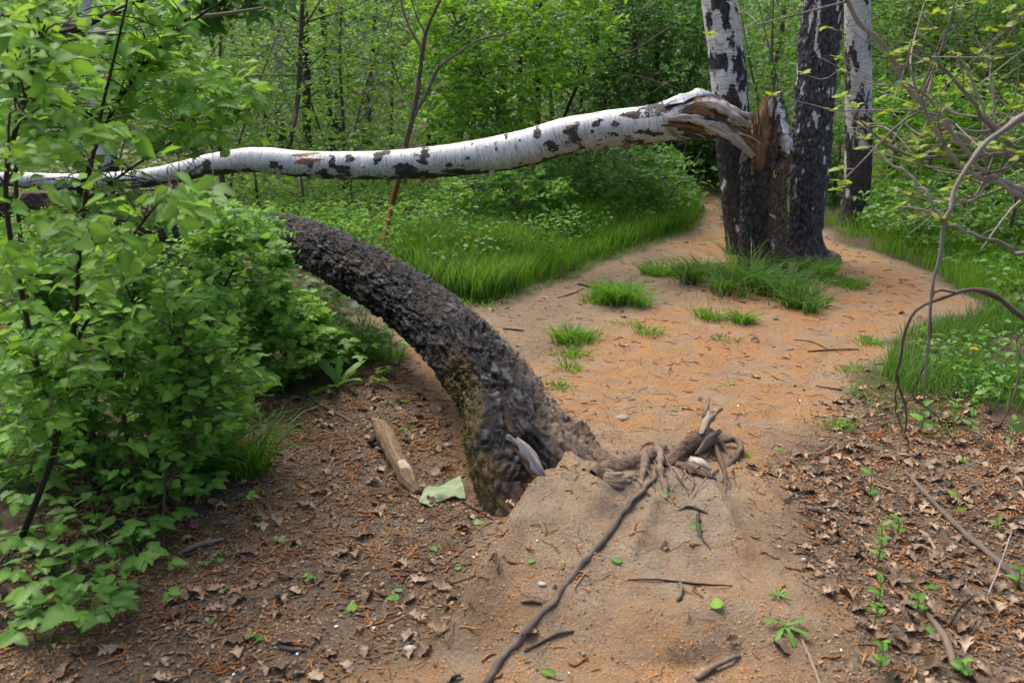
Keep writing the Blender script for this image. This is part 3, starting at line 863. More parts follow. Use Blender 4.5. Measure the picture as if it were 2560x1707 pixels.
# --- the broken birch: stump, fallen stem, torn wood
bb = thing('broken_birch', 'birch snapped at head height, white stem hinged down to the left from a dark stump', 'tree', list(at(1907, 672, 7.02)))
YS = 7.02
sc_ = [(1905, 705, .225), (1906, 672, .200), (1908, 610, .184), (1909, 540, .179), (1910, 470, .178), (1916, 400, .184), (1923, 345, .158), (1928, 300, .112), (1931, 260, .074), (1938, 225, .040), (1941, 205, .020)]
c = cr([list(at(a, b, YS)) + [r] for a, b, r in sc_], 260)
nsg = 120
th = np.linspace(0, 2 * np.pi, nsg, endpoint=False)
cx, sx = np.cos(th), np.sin(th)                       # cx towards +x, sx towards +y (away)
zpix = lambda py: at(1915, py, YS)[2]
# top height by angle: high on the right, deep notch on the front left
key = [(-180, 378), (-150, 388), (-130, 410), (-114, 428), (-103, 390), (-94, 305), (-84, 232), (-64, 216), (-30, 210), (20, 208), (55, 222), (80, 290), (110, 345), (150, 368), (180, 378)]
ka = np.array([k_[0] for k_ in key]); kz = np.array([zpix(k_[1]) for k_ in key])
deg = np.degrees(np.arctan2(sx, cx))
top = np.interp(deg, ka, kz) + .03 * (noise(np.stack([th * 9, th * 0], 1), 7) - .5)
nr = 150
zb = c[0, 2]
u = np.linspace(0, 1, nr)[:, None]
Z = zb + (top[None] - zb) * u
def cen(z):
    return np.stack([np.interp(z, c[:, 2], c[:, k_]) for k_ in (0, 1, 3)], -1)
cc = cen(Z)
V = np.stack([cc[..., 0] + cc[..., 2] * cx[None], cc[..., 1] + cc[..., 2] * sx[None], Z], -1)
TCs = np.stack([cc[..., 2] * cx[None], cc[..., 2] * sx[None], Z], -1)
pl, e = plates(TCs, 26, .5, 111)
T = TCs.reshape(-1, 3); nS = np.stack([np.repeat(cx[None], nr, 0), np.repeat(sx[None], nr, 0), np.zeros((nr, nsg))], -1).reshape(-1, 3)
Vf = V.reshape(-1, 3)
# knot hole on the right front
hole_c = at(1947, 378, YS - .15)
hd = np.sqrt(((Vf[:, 0] - hole_c[0]) / .034) ** 2 + ((Vf[:, 2] - hole_c[2]) / .095) ** 2)
front = nS[:, 1] < .2
hole = np.where(front, 1 - sstep(.6, 1.15, hd), 0)
rim = np.where(front, np.exp(-((hd - 1.5) / .45) ** 2), 0)
a = fbm(T * np.array([12, 12, 4]), 4, 121)
zs = sstep(zpix(400), zpix(330), Vf[:, 2])
dark = np.clip(1 - sstep(.53, .66, a + .08 * noise(T * 40, 9)) * zs * sstep(-.25, .1, nS[:, 0]) * 1.3 - .55 * sstep(.64, .74, a) * sstep(-.2, .2, nS[:, 0]), 0, 1)
Vf = Vf + nS * (.017 * (pl - .4) + .03 * (fbm(T * 5, 3, 122) - .5) - .13 * hole + .03 * rim)[:, None]
i = np.arange(nr - 1)[:, None] * nsg; j = np.arange(nsg)[None]
q = np.stack([i + j, i + (j + 1) % nsg, i + nsg + (j + 1) % nsg, i + nsg + j], -1).reshape(-1, 4)
zz = np.zeros(len(Vf))
stump = obj('stump', Vf, [q], M['birch'], bb, {'tc': T, 'plate': (e * (.5 + .5 * pl)) * (1 - hole), 'dark': np.maximum(dark, hole * 1.2), 'grey': zz + .3, 'red': zz, 'lichen': .6 * sstep(.2, .9, nS[:, 0]) + .25 * sstep(.8, 1.1, Vf[:, 2]), 'brown': np.clip(1.3 - .6 * sstep(.95, 1.25, Vf[:, 2]), 0, 1.3) * (1 - hole) * sstep(-.50, .15, nS[:, 0] + .6 * (fbm(T * 8, 3, 5) - .5))})
# inner torn wood: a shell inside the bark rising to ragged fibres
nr2 = 60
zin0 = zpix(470)
u2 = np.linspace(0, 1, nr2)[:, None]
ragged = top + .03 * (noise(np.stack([th * 40, th * 0 + 3], 1), 8)) - .02
Zi = np.minimum(zin0, ragged[None] - .05) + (ragged[None] - np.minimum(zin0, ragged[None] - .05)) * u2
ci = cen(Zi)
rr = ci[..., 2] * (.30 + .64 * u2 ** .6) + .012 * (noise(np.stack([np.repeat(th[None] * 26, nr2, 0), Zi * 6], -1), 9) - .5)
Vi = np.stack([ci[..., 0] + rr * cx[None], ci[..., 1] + rr * sx[None], Zi], -1)
i = np.arange(nr2 - 1)[:, None] * nsg
qi = np.stack([i + (j + 1) % nsg, i + j, i + nsg + j, i + nsg + (j + 1) % nsg], -1).reshape(-1, 4)
obj('torn_wood', Vi.reshape(-1, 3), [qi], M['wood_brown'], bb, {'tc': np.stack([rr * cx[None], rr * sx[None], Zi], -1).reshape(-1, 3)})

# fallen white stem
ST = [(1800, 300, 6.93, .158), (1745, 290, 6.96, .176), (1690, 300, 6.98, .160), (1633, 310, 7.0, .147), (1524, 323, 7.05, .142), (1415, 341, 7.1, .141), (1306, 372, 7.12, .142), (1197, 392, 7.15, .133), (1088, 405, 7.18, .122), (980, 412, 7.2, .115),
      (871, 414, 7.25, .109), (762, 411, 7.3, .106), (675, 402, 7.35, .104), (610, 401, 7.4, .097), (522, 413, 7.5, .088), (435, 433, 7.6, .082), (327, 449, 7.7, .076), (163, 455, 7.85, .070), (0, 449, 8.0, .064), (-200, 460, 8.2, .055), (-500, 520, 8.5, .045), (-800, 620, 8.8, .035)]
ctrl = [list(at(a, b, y)) + [r] for a, b, y, r in ST]
STEM_MARKS = [(966, 380, 22, 9), (1383, 368, 26, 12), (1440, 345, 12, 38), (1425, 322, 14, 14), (1343, 335, 9, 30), (1165, 396, 10, 9), (1122, 412, 14, 8), (1060, 390, 14, 26), (1040, 384, 16, 8), (945, 394, 15, 28), (830, 404, 8, 18), (878, 396, 10, 8), (852, 425, 16, 10),
              (775, 415, 10, 16), (690, 410, 16, 12), (703, 420, 9, 12), (1015, 428, 36, 16), (1240, 372, 5, 14), (1266, 345, 5, 9), (1500, 300, 16, 16), (1590, 288, 28, 10), (1615, 262, 50, 9), (1555, 338, 46, 12), (1630, 332, 44, 14), (1480, 330, 8, 6), (1700, 255, 60, 14),
              (1540, 312, 8, 12), (1300, 350, 4, 5), (1215, 365, 4, 6), (1180, 360, 3, 8), (1330, 390, 30, 7), (1440, 372, 40, 7), (520, 408, 10, 14), (590, 405, 8, 10)]
def masks4(V, n, T, S):
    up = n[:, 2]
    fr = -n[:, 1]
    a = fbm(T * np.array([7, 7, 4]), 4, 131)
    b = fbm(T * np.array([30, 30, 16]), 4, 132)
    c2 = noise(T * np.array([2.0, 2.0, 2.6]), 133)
    dark = sstep(-.25, -.95, up + (a - .5) * 2.2 + (b - .5) * 1.4) * .8  # ragged dark bark below, with the underside's shade also put into its colour
    qx, qy, _ = proj(V)
    for px, py, w, h in STEM_MARKS:
        e_ = np.hypot((qx - px) / w, (qy - py) / h) + (b - .5) * 3.2 + (a - .5) * 2.0
        dark = np.maximum(dark, np.where(fr > -.2, .78 * (1 - sstep(.35, 1.3, e_)), 0))
    # cracked grey bark near the break
    x0 = at(1640, 300, 7)[0]
    near = sstep(-.55, .30, V[:, 0] - x0)
    dark = np.maximum(dark, near * sstep(.40, .60, fbm(T * np.array([10, 10, 3.5]), 4, 135)) * .95)
    grey = np.clip(sstep(.55, -.6, up + (a - .5) * 1.6) * 1.25 + .3 * near + .12, 0, 1)  # greyer towards the underside: algae stain and shade both painted in
    red = np.zeros(len(V))
    for px, py, w, h in ((770, 402, 34, 9), (762, 386, 36, 4)):
        e_ = ((qx - px) / w) ** 2 + ((qy - py - (qx - px) * -.08) / h) ** 2 + (b - .5) * 2.2
        red = np.maximum(red, np.where(fr > .0, 1 - sstep(.7, 1.1, e_), 0))
    return {'dark': np.clip(dark, 0, 1), 'grey': grey, 'red': red, 'brown': .15 + .35 * sstep(.5, .7, c2)}
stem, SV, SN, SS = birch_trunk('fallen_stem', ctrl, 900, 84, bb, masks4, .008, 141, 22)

# knots on the stem
def knot(px, py, r, Y=7.0, parent=bb):
    p = at(px, py, Y)
    dd = np.sqrt(((SV - p) ** 2).sum(1)); k_ = int(np.argmin(dd))
    c0, n0 = SV[k_], SN[k_]
    t = unit(np.cross(n0, [0, 0, 1])); b = np.cross(n0, t)
    rows = [(1.6, -.25), (1.15, .18), (.75, .28), (.4, -.05), (.05, -.30)]
    m = 12
    ang = np.linspace(0, 2 * np.pi, m, endpoint=False)
    V = []
    for q_, (a, h) in enumerate(rows):
        w = r * a * (1 + .3 * (np.random.default_rng(int(px) + q_).random(m) - .5))
        V.append(c0 + n0 * (h * r) + (np.cos(ang) * w * 1.3)[:, None] * t + (np.sin(ang) * w * .75)[:, None] * b)
    V = np.vstack(V)
    i = np.arange(len(rows) - 1)[:, None] * m; j = np.arange(m)[None]
    q = np.stack([i + j, i + (j + 1) % m, i + m + (j + 1) % m, i + m + j], -1).reshape(-1, 4)
    obj('knot', V, [q], M['bark_dark'], stem, {'tc': V - c0, 'plate': np.full(len(V), .5), 'brown': np.full(len(V), .5)})
for a, b, r in ((1383, 368, .026), (852, 426, .018)):
    knot(a, b, r)

strip([at(1936, 421, 6.835), at(1938, 432, 6.83), at(1936, 445, 6.835)], [.010, .020, .006], .006, M['cutwood'], 'branch_scar', bb, (0, -1, 0), 201, 8)
strip([at(1922, 536, 6.842), at(1932, 540, 6.838), at(1940, 548, 6.842)], [.004, .012, .003], .004, M['wood_pale'], 'bark_scar', bb, (0, -1, 0), 202, 8)
# torn wood between stem and stump
sk = dict(parent=bb, name='splinter')
strip([at(1668, 300, 6.83), at(1720, 296, 6.78), at(1790, 316, 6.80), at(1840, 350, 6.84), at(1880, 392, 6.90)], [.012, .030, .052, .045, .010], .03, M['wood_pale'], up=(0, -.75, .6), seed=1, n=40, **sk)
strip([at(1745, 262, 6.84), at(1790, 262, 6.80), at(1830, 285, 6.82), at(1872, 318, 6.88)], [.03, .055, .045, .012], .03, M['wood_pale'], up=(0, -.7, .7), seed=2, n=36, **sk)
strip([at(1690, 288, 6.87), at(1740, 268, 6.82), at(1775, 278, 6.81), at(1815, 305, 6.84)], [.02, .060, .070, .03], .03, M['wood_brown'], up=(0, -.9, .35), seed=3, n=36, **sk)
strip([at(1772, 240, 6.95), at(1812, 262, 6.92), at(1850, 280, 6.92), at(1885, 300, 6.95)], [.03, .045, .03, .006], .02, M['wood_pale'], up=(0, -.4, .9), seed=4, **sk)
strip([at(1800, 315, 6.84), at(1845, 335, 6.86), at(1880, 368, 6.90), at(1900, 420, 6.92)], [.03, .05, .042, .012], .03, M['wood_brown'], up=(0, -.8, .5), seed=5, n=36, **sk)
strip([at(1655, 312, 6.84), at(1720, 315, 6.80), at(1775, 330, 6.84), at(1820, 345, 6.88)], [.008, .022, .03, .012], .025, M['wood_brown'], up=(0, -.9, -.2), seed=6, **sk)
strip([at(1868, 290, 6.96), at(1872, 330, 6.92), at(1885, 380, 6.9), at(1900, 430, 6.88)], [.006, .022, .035, .02], .02, M['wood_brown'], up=(-.5, -.8, 0), seed=7, **sk)
strip([at(1936, 222, 6.99), at(1916, 262, 6.97), at(1903, 320, 6.93), at(1899, 380, 6.89), at(1903, 435, 6.86)], [.010, .052, .075, .058, .012], .03, M['wood_brown'], up=(-.5, -.85, 0), seed=8, n=50, **sk)
strip([at(1931, 234, 6.96), at(1926, 262, 6.93), at(1925, 292, 6.91)], [.006, .018, .010], .012, M['wood_grey'], up=(-.2, -.95, 0), seed=9, **sk)
for q_ in range(16):
    x0, y0 = 1868 + q_ * 3.6 + random.uniform(-3, 3), random.uniform(258, 330)
    x1, y1 = 1885 + q_ * 1.6, random.uniform(370, 430)
    strip([at(x0, y0, 6.93), at((x0 + x1) / 2 + random.uniform(-4, 4), (y0 + y1) / 2, 6.89), at(x1, y1, 6.9)], [.002, .006, .007], .005, M['wood_brown'], up=(-.3, -.9, 0), seed=20 + q_, n=10, name='fibre', parent=bb)
for q_ in range(34):
    dg = random.uniform(-178, -106)
    a_ = math.radians(dg); zt = np.interp(dg, ka, kz)
    r0 = np.interp(zt, c[:, 2], c[:, 3]) * random.uniform(.72, .95)
    x0 = np.interp(zt, c[:, 2], c[:, 0]); y0 = np.interp(zt, c[:, 2], c[:, 1])
    p0 = np.array([x0 + r0 * math.cos(a_), y0 + r0 * math.sin(a_), zt - random.uniform(.05, .12)])
    h_ = random.uniform(.04, .15)
    p1 = p0 + np.array([random.uniform(-.025, .025), random.uniform(-.02, .02), .1 + h_])
    strip([p0, (p0 + p1) / 2 + rng.normal(size=3) * .004, p1], [random.uniform(.006, .016), random.uniform(.004, .010), .0008], .006, M[random.choice(['wood_brown', 'wood_pale', 'wood_brown'])], up=(math.cos(a_) * .3, -1, 0), seed=60 + q_, n=9, name='splinter', parent=bb)
for q_ in range(15):
    px, py = 1655 + random.random() * 190, random.uniform(275, 335)
    p0 = at(px, py, 6.82 + random.random() * .06); ln = random.uniform(.06, .22)
    p1 = p0 + np.array([ln, random.uniform(-.03, .05), -ln * random.uniform(.2, .75)])
    strip([p0, (p0 + p1) / 2 + rng.normal(size=3) * .008, p1], [random.uniform(.004, .012), random.uniform(.006, .014), .001], .006, M[random.choice(['wood_pale', 'wood_brown', 'wood_pale'])], up=(0, -.8, .6), seed=100 + q_, n=10, name='splinter', parent=bb)
# papery curls peeling from the stem
for px in (700, 760, 845, 905, 968, 1010, 1060, 1150, 1235, 1330, 1385, 1440, 1510, 1560, 1620):
    cands = np.flatnonzero((np.abs(proj(SV)[0] - px) < 6) & (SN[:, 1] < -.35) & (SN[:, 2] < random.choice([.1, -.3, .5])))
    if len(cands) == 0: continue
    k_ = int(rng.choice(cands)); p0 = SV[k_]; n0 = SN[k_]
    tng = unit(np.cross(n0, [1.0, 0, 0])) * random.choice([-1, 1]); ln = random.uniform(.025, .07)
    strip([p0 - n0 * .003, p0 + tng * ln * .5 + n0 * .010, p0 + tng * ln * .8 + n0 * .028, p0 + tng * ln * .7 + n0 * .045], [random.uniform(.010, .03), .02, .014, .006], .002, M[random.choice(['wood_pale', 'wood_brown'])], 'bark_curl', stem, n0, 140 + px, 10)
# bark lip over the break
strip([at(1660, 262, 6.90), at(1705, 245, 6.88), at(1748, 232, 6.90), at(1775, 240, 6.93)], [.03, .05, .05, .02], .02, M['birch'], up=(0, -.45, .9), seed=12, n=30, name='bark_flap', parent=bb)

# ------------------------------------------------------------------ leaf templates
def leaf_template(rows, droop=.12, fold=.22, petiole=True, wave=0.0, seed=0):
    """rows (t, half width) -> 3 columns of vertices, unit length along +y"""
    if petiole: rows = [(-.16, .008)] + rows
    V, rib = [], []
    r = np.random.default_rng(seed)
    for t, w in rows:
        z = -droop * max(t, 0) ** 2
        wv = wave * (r.random(2) - .5)
        V += [(-w, t - .25 * w, z + fold * w + wv[0]), (0, t, z), (w, t - .25 * w, z + fold * w + wv[1])]
        rib += [0, 1, 0]
    n = len(rows)
    q = []
    for i in range(n - 1):
        for c_ in (0, 1):
            q.append((i * 3 + c_, i * 3 + c_ + 1, i * 3 + 3 + c_ + 1, i * 3 + 3 + c_))
    return np.array(V), [np.array(q)], np.array(rib, float)
LEAF_A = [leaf_template([(0, .06), (.14, .22), (.36, .32), (.60, .29), (.82, .16), (1, .01)], dr, fo, True, .05, sd_) for dr, fo, sd_ in ((.1, .25, 1), (.28, .12, 2), (.02, .4, 3), (.40, .3, 4))]
_env = lambda t: .36 * math.sin(math.pi * min(1, .06 + .94 * t ** .8)) ** .75
_serr = [(0, .02)] + [(t, max(.02, _env(t) * (1.0 if i_ % 2 else .80))) for i_, t in enumerate(np.linspace(.08, .95, 13))] + [(1, .01)]
LEAF_H = [leaf_template(_serr, dr, fo, False, .03, sd_) for dr, fo, sd_ in ((.12, .16, 5), (.3, .1, 6), (.05, .28, 7))]
LEAF_N = [leaf_template([(0, .03), (.15, .05), (.3, .10), (.42, .07), (.55, .13), (.66, .10), (.80, .14), (.90, .08), (1, .01)], dr, fo, False, .04, sd_) for dr, fo, sd_ in ((.2, .3, 8), (.45, .4, 9))]
TPL = {'A': LEAF_A, 'H': LEAF_H, 'N': LEAF_N}
def small_leaf(w=.34, fold=.12, bend=-.10):
    V = np.array([[0, 0, 0], [w * .85, .32, fold], [w * .72, .66, fold * .9 + bend * .4], [0, 1, bend], [-w * .72, .66, fold * .9 + bend * .4], [-w * .85, .32, fold]])
    return V, [np.array([[0, 1, 2, 3], [0, 3, 4, 5]])]
LEAF_S = small_leaf()
LEAF_D = (np.array([[0, 0, 0], [.40, .5, .08], [0, 1, -.08], [-.40, .5, .08]]), [np.array([[0, 1, 2, 3]])])

def spray_leaves(tips, dirs, n, L, size, flat_up=.8, spread=.85):
    """n leaves alternating along the last L metres of each twig"""
    m = len(tips)
    dirs = unit(dirs)
    t = (np.arange(n)[None] + rng.uniform(-.3, .3, (m, n))) / n
    L = np.broadcast_to(np.asarray(L, float), (m,))
    P = tips[:, None] - dirs[:, None] * (L[:, None] * (1 - t))[..., None]
    side = unit(np.cross(dirs, np.array([0, 0, 1.0])) + 1e-4)
    sg = np.where(np.arange(n) % 2 == 0, 1.0, -1.0)
    tipw = (t > .85).astype(float)
    D = dirs[:, None] * (.55 + tipw[..., None]) + side[:, None] * (sg[None, :, None] * spread * (1 - .6 * tipw[..., None])) + rng.normal(size=(m, n, 3)) * .30 + np.array([0, 0, -.12])
    N = np.array([.1, -.30, flat_up]) + rng.normal(size=(m, n, 3)) * .42
    S = np.broadcast_to(np.asarray(size, float), (m,))[:, None] * rng.uniform(.62, 1.15, (m, n)) * (1 - .35 * tipw)
    P = P + rng.normal(size=P.shape) * .006
    return P.reshape(-1, 3), unit(D).reshape(-1, 3), unit(N).reshape(-1, 3), S.reshape(-1)

def in_poly(n, poly, yr):
    """n points whose photo position lies in poly, at distances yr"""
    poly = np.asarray(poly, float)
    lo, hi = poly.min(0), poly.max(0)
    out = []
    while len(out) < n:
        a = rng.uniform(lo, hi, (n * 2, 2))
        a = a[poly_sd(a[:, 0], a[:, 1], poly) > 0]
        for px, py in a:
            out.append(at(px, py, rng.uniform(*yr)))
            if len(out) >= n: break
    return np.array(out)

LEAF_MESH = {}
def leaf_mesh(kind, mat):
    key = (kind, mat)
    if key not in LEAF_MESH:
        tpl = TPL[kind]
        LEAF_MESH[key] = [make_mesh('leaf', v, f, [M[mat]], {'rib': r}) for v, f, r in tpl]
    return LEAF_MESH[key]

def put_leaves(parent, P, D, N, S, kind, mat, limit=300, stuff_name='foliage'):
    """the largest leaves in the picture as parts of their own, the rest joined"""
    R_ = axes(D, N)
    px, py, dep = proj(P + R_[:, :, 1] * (S * .5)[:, None])
    inv = (px > -20) & (px < 2580) & (py > -20) & (py < 1727)
    size = np.where(inv, S / dep, 0)
    order = np.argsort(-size)
    first = [k_ for k_ in order[:limit] if size[k_] > 0]
    meshes = leaf_mesh(kind, mat)
    for k_ in first:
        m4 = np.eye(4); m4[:3, :3] = R_[k_] * S[k_]; m4[:3, 3] = P[k_]
        place('leaf', meshes[int(rng.integers(len(meshes)))], m4, parent)
    rest = np.ones(len(P), bool); rest[first] = False
    rest = np.flatnonzero(rest)
    if len(rest) == 0: return
    tpl = TPL[kind]
    mb = MB()
    which = rng.integers(len(tpl), size=len(rest))
    for w, (v, f, r) in enumerate(tpl):
        k_ = rest[which == w]
        if len(k_):
            Vv, ff, AA = batch(v, f, P[k_], R_[k_], S[k_], {'rib': r}, {'rnd': rng.random(len(k_))})
            mb.add(Vv, ff, **AA)
    mb.build(stuff_name, M[mat], parent, kind='stuff')

def near_shrub(name, label, stems, regions, leaf_size, n=9, L=.22, mat='leaf_near', tw='twig_dark', group=None, cat='shrub', limit=300, lean=(0, 0, .35)):
    """stems: list of rows of (x,y,z,r); regions: (poly, (y0,y1), count)"""
    base = np.array(stems[0][0][:3])
    t = thing(name, label, cat, base, group)
    samples = []
    for st in stems:
        c = cr(st, 40)
        c[:, 3] *= .75
        V, f, T = tube(c, 40, 7, straight=True)
        V = V + .25 * c[:, 3].mean() * (np.stack([noise(V * 30, 1), noise(V * 30, 2), noise(V * 30, 3)], 1) - .5)
        obj('stem', V, f, M[tw], t, {'tc': T})
        samples.append(c)
    samples = np.vstack(samples)
    tips = np.vstack([in_poly(c, p, yr) for p, yr, c in regions])
    ok = tips[:, 2] > H(tips[:, 0], tips[:, 1]) + .04
    qx, qy, _ = proj(tips)
    u_ = rng.random(len(tips))
    ok &= ~((qx > 280) & (qy > 365) & (qy < 480) & (u_ > .10)) & ~((qx < 300) & (qy > 405) & (qy < 470) & (u_ > .5)) & ~((qx < 400) & (qy > 480) & (qy < 600) & (u_ > .6))
    tips = tips[ok]
    mb = MB()
    dirs = []
    for p in tips:
        dv = samples[:, :3] - p
        cost = np.linalg.norm(dv, axis=1) + np.maximum(dv[:, 2] + .05, 0) * 1.5
        k_ = int(np.argmin(cost + rng.uniform(0, .15, len(cost))))
        a = samples[k_, :3]
        ln = np.linalg.norm(p - a)
        mid = (a + p) / 2 + np.array([0, 0, .12 * ln]) + rng.normal(size=3) * .05 * ln
        r0 = min(samples[k_, 3] * .6, .0022 + .003 * ln)
        pts = [list(a) + [r0], list(mid) + [r0 * .7], list(p) + [.0008]]
        cc_ = cr(pts, 7)
        V, f, T = tube(cc_, 7, 4, cap=False, straight=True)
        mb.add(V, f, tc=T)
        dirs.append(unit(unit(cc_[-1, :3] - cc_[-3, :3]) + np.array(lean) * .4 + rng.normal(size=3) * .2))
    mb.build('twigs', M[tw], t, kind='stuff')
    P, D, N, S = spray_leaves(tips, np.array(dirs), n, np.full(len(tips), L), np.full(len(tips), leaf_size))
    qx, qy, _ = proj(P + unit(D) * (S * .5)[:, None])
    yc = np.interp(qx, [0, 163, 327, 435, 522, 640], [449, 455, 449, 433, 413, 403])
    keep = ~((np.abs(qy - yc) < 38) & (qx < 640) & (rng.random(len(P)) < np.where(qx < 300, .78, .85)))
    P, D, N, S = P[keep], D[keep], N[keep], S[keep]
    put_leaves(t, P, D, N, S, 'A', mat, limit)
    return t

def st(*rows):
    """stem rows (px, py, Y, r); first may be ('g', px, py, r) on the ground"""
    out = []
    for r_ in rows:
        if r_[0] == 'g': out.append(list(G(r_[1], r_[2], -.03)) + [r_[3]])
        else: out.append(list(at(r_[0], r_[1], r_[2])) + [r_[3]])
    return out

near_shrub('leafy_shrub', 'nearest leafy shrub at the left edge with a forked dark stem and large soft leaves',
           [st(('g', 30, 1375, .016), (140, 1110, 2.62, .013), (185, 830, 2.55, .010), (205, 560, 2.45, .008), (250, 300, 2.35, .006), (310, 40, 2.25, .004), (330, -90, 2.2, .003)),
            st((140, 1110, 2.62, .012), (60, 760, 2.45, .010), (15, 470, 2.3, .009), (75, 200, 2.15, .008), (130, -20, 2.05, .006), (150, -150, 2.0, .005)),
            st((170, 900, 2.56, .008), (300, 640, 2.5, .006), (420, 480, 2.4, .004), (520, 400, 2.35, .002))],
           [([(-40, -40), (260, -40), (240, 260), (330, 420), (560, 470), (520, 640), (260, 720), (-40, 820)], (1.75, 2.45), 84),
            ([(-40, 780), (300, 720), (360, 900), (240, 1050), (-40, 1120)], (2.2, 2.7), 64)], .050, 9, .20)
near_shrub('leafy_shrub', 'dense rounded shrub with small leaves filling the bank under the dark log',
           [st(('g', 330, 1230, .013), (420, 1010, 3.2, .010), (520, 800, 3.3, .008), (600, 640, 3.4, .005)),
            st(('g', 345, 1240, .012), (300, 950, 3.1, .010), (330, 760, 3.1, .007), (360, 600, 3.1, .004)),
            st(('g', 300, 1225, .012), (180, 1000, 3.0, .009), (110, 820, 3.0, .006), (90, 650, 3.0, .004)),
            st(('g', 405, 1392, .008), (412, 1220, 2.78, .007), (425, 1000, 2.9, .006), (450, 820, 3.0, .004))],
           [([(60, 640), (330, 600), (520, 640), (620, 780), (700, 960), (620, 1060), (460, 1130), (240, 1180), (60, 1100)], (2.75, 3.6), 400),
            ([(-60, 560), (220, 560), (180, 1150), (-60, 1190)], (2.8, 3.7), 200),
            ([(420, 880), (640, 880), (690, 1000), (600, 1110), (430, 1150)], (2.9, 3.5), 100)], .052, 9, .20)
near_shrub('leafy_shrub', 'shrub with pointed pale leaves crowding against the bend of the charcoal trunk',
           [st(('g', 640, 985, .012), (660, 860, 4.3, .009), (690, 740, 4.3, .006), (720, 640, 4.35, .003)),
            st(('g', 600, 985, .012), (560, 820, 4.2, .009), (540, 680, 4.2, .006), (560, 580, 4.2, .003)),
            st(('g', 680, 980, .010), (740, 880, 4.35, .007), (800, 830, 4.4, .004))],
           [([(440, 560), (640, 540), (705, 590), (690, 660), (760, 760), (840, 850), (790, 930), (640, 960), (500, 860)], (3.95, 4.7), 400),
            ([(500, 490), (690, 510), (705, 600), (560, 640)], (4.3, 5.0), 75),
            ([(690, 680), (800, 740), (900, 830), (880, 910), (740, 930)], (4.5, 5.1), 120)], .055, 9, .20)
near_shrub('leafy_shrub', 'tall arching shrub whose sprays hang across the upper left before the white stem',
           [st(('g', 120, 1010, .020), (150, 760, 3.9, .016), (190, 520, 3.7, .013), (270, 300, 3.5, .010), (400, 120, 3.35, .007), (560, 0, 3.25, .005), (640, -60, 3.2, .003)),
            st(('g', 60, 1010, .018), (60, 700, 3.9, .014), (40, 420, 3.7, .011), (90, 200, 3.5, .008), (130, 0, 3.4, .006)),
            st((190, 520, 3.7, .009), (360, 400, 3.55, .006), (520, 310, 3.5, .004), (660, 260, 3.45, .002))],
           [([(-40, -40), (470, -40), (600, 150), (560, 290), (420, 380), (-40, 420)], (3.0, 4.0), 170),
            ([(380, 60), (700, 190), (660, 300), (520, 400), (380, 380)], (3.1, 3.8), 46),
            ([(40, 420), (440, 400), (560, 520), (300, 620), (40, 640)], (3.2, 4.0), 110)], .060, 9, .22)
near_shrub('leafy_shrub', 'overhanging shrub branch with long dark drooping leaves at the top left edge of the clearing',
           [st(('g', -200, 900, .022), (-120, 560, 4.4, .018), (60, 260, 4.2, .014), (300, 90, 4.1, .010), (520, 20, 4.0, .007), (720, -30, 3.95, .004))],
           [([(430, -40), (730, -40), (715, 60), (600, 60), (520, 110), (420, 60)], (3.8, 4.3), 55),
            ([(-40, 120), (420, 60), (560, 200), (300, 330), (-40, 330)], (3.9, 4.6), 60)], .062, 8, .22, mat='leaf_dark')
# bare grey boughs crossing the top left
bough = thing('dead_bough', 'leafless grey bough crossing the upper left among the leaves', 'branch', list(G(-150, 960)))
for rows in (((-260, 700, 4.0, .024), (-60, 180, 3.7, .018), (98, 88, 3.5, .014), (255, 86, 3.45, .012), (425, 54, 3.4, .010), (560, 36, 3.4, .007), (660, 20, 3.4, .004)),
             ((98, 88, 3.5, .012), (180, 78, 3.45, .013), (260, 40, 3.4, .012), (345, 6, 3.35, .010), (400, -40, 3.3, .008))):
    V, f, T = tube(st(*rows), 44, 8)
    obj('branch', V, f, M['twig_dark'] if rows[0][0] == 98 else M['twig_grey'], bough, {'tc': T})
V, f, T = tube([list(G(-150, 960, -.05)) + [.026], list(at(-220, 820, 4.05)) + [.025], list(at(-260, 700, 4.0)) + [.024]], 12, 8)
obj('branch', V, f, M['twig_grey'], bough, {'tc': T})

# ------------------------------------------------------------------ herbs
def herb(base, h, nleaf, size, mat, name, label, cat='plant', group=None, three=True, tilt=.35, seed=None, limit=60):
    base = np.array(base)
    t = thing(name, label, cat, base, group)
    mb = MB()
    P, D, N, S = [], [], [], []
    for q_ in range(nleaf):
        az = q_ * 2.4 + rng.uniform(-.5, .5)
        out = np.array([math.cos(az), math.sin(az), 0])
        hh = h * rng.uniform(.55, 1.0)
        tip = base + out * h * rng.uniform(.3, .7) + np.array([0, 0, hh])
        midp = base + out * h * .12 + np.array([0, 0, hh * .6])
        V, f, T = tube([list(base - [0, 0, .01]) + [.0022], list(midp) + [.0018], list(tip) + [.0012]], 6, 4, cap=False)
        mb.add(V, f, tc=T)
        s_ = size * rng.uniform(.7, 1.15)
        nrm_ = unit(np.array([0, -.15, 1.0]) + out * tilt + rng.normal(size=3) * .15)
        for k_, da in enumerate((0, 1.25, -1.25) if three else (0,)):
            o2 = np.array([math.cos(az + da), math.sin(az + da), 0])
            P.append(tip); D.append(o2 + np.array([0, 0, -.05]) + rng.normal(size=3) * .1); N.append(nrm_); S.append(s_ * (1 if k_ == 0 else .88))
    mb.build('stalks', M['stalk'], t, kind='stuff') if nleaf > 3 else mb.build('stalk', M['stalk'], t)
    P, D, N, S = map(np.array, (P, D, N, S))
    put_leaves(t, P, unit(D), unit(N), S, 'H', mat, limit, 'small_leaves')
    return t
k = NT('green stalk'); M['stalk'] = k.finish(k.principled((.10, .19, .045), .6, .3))
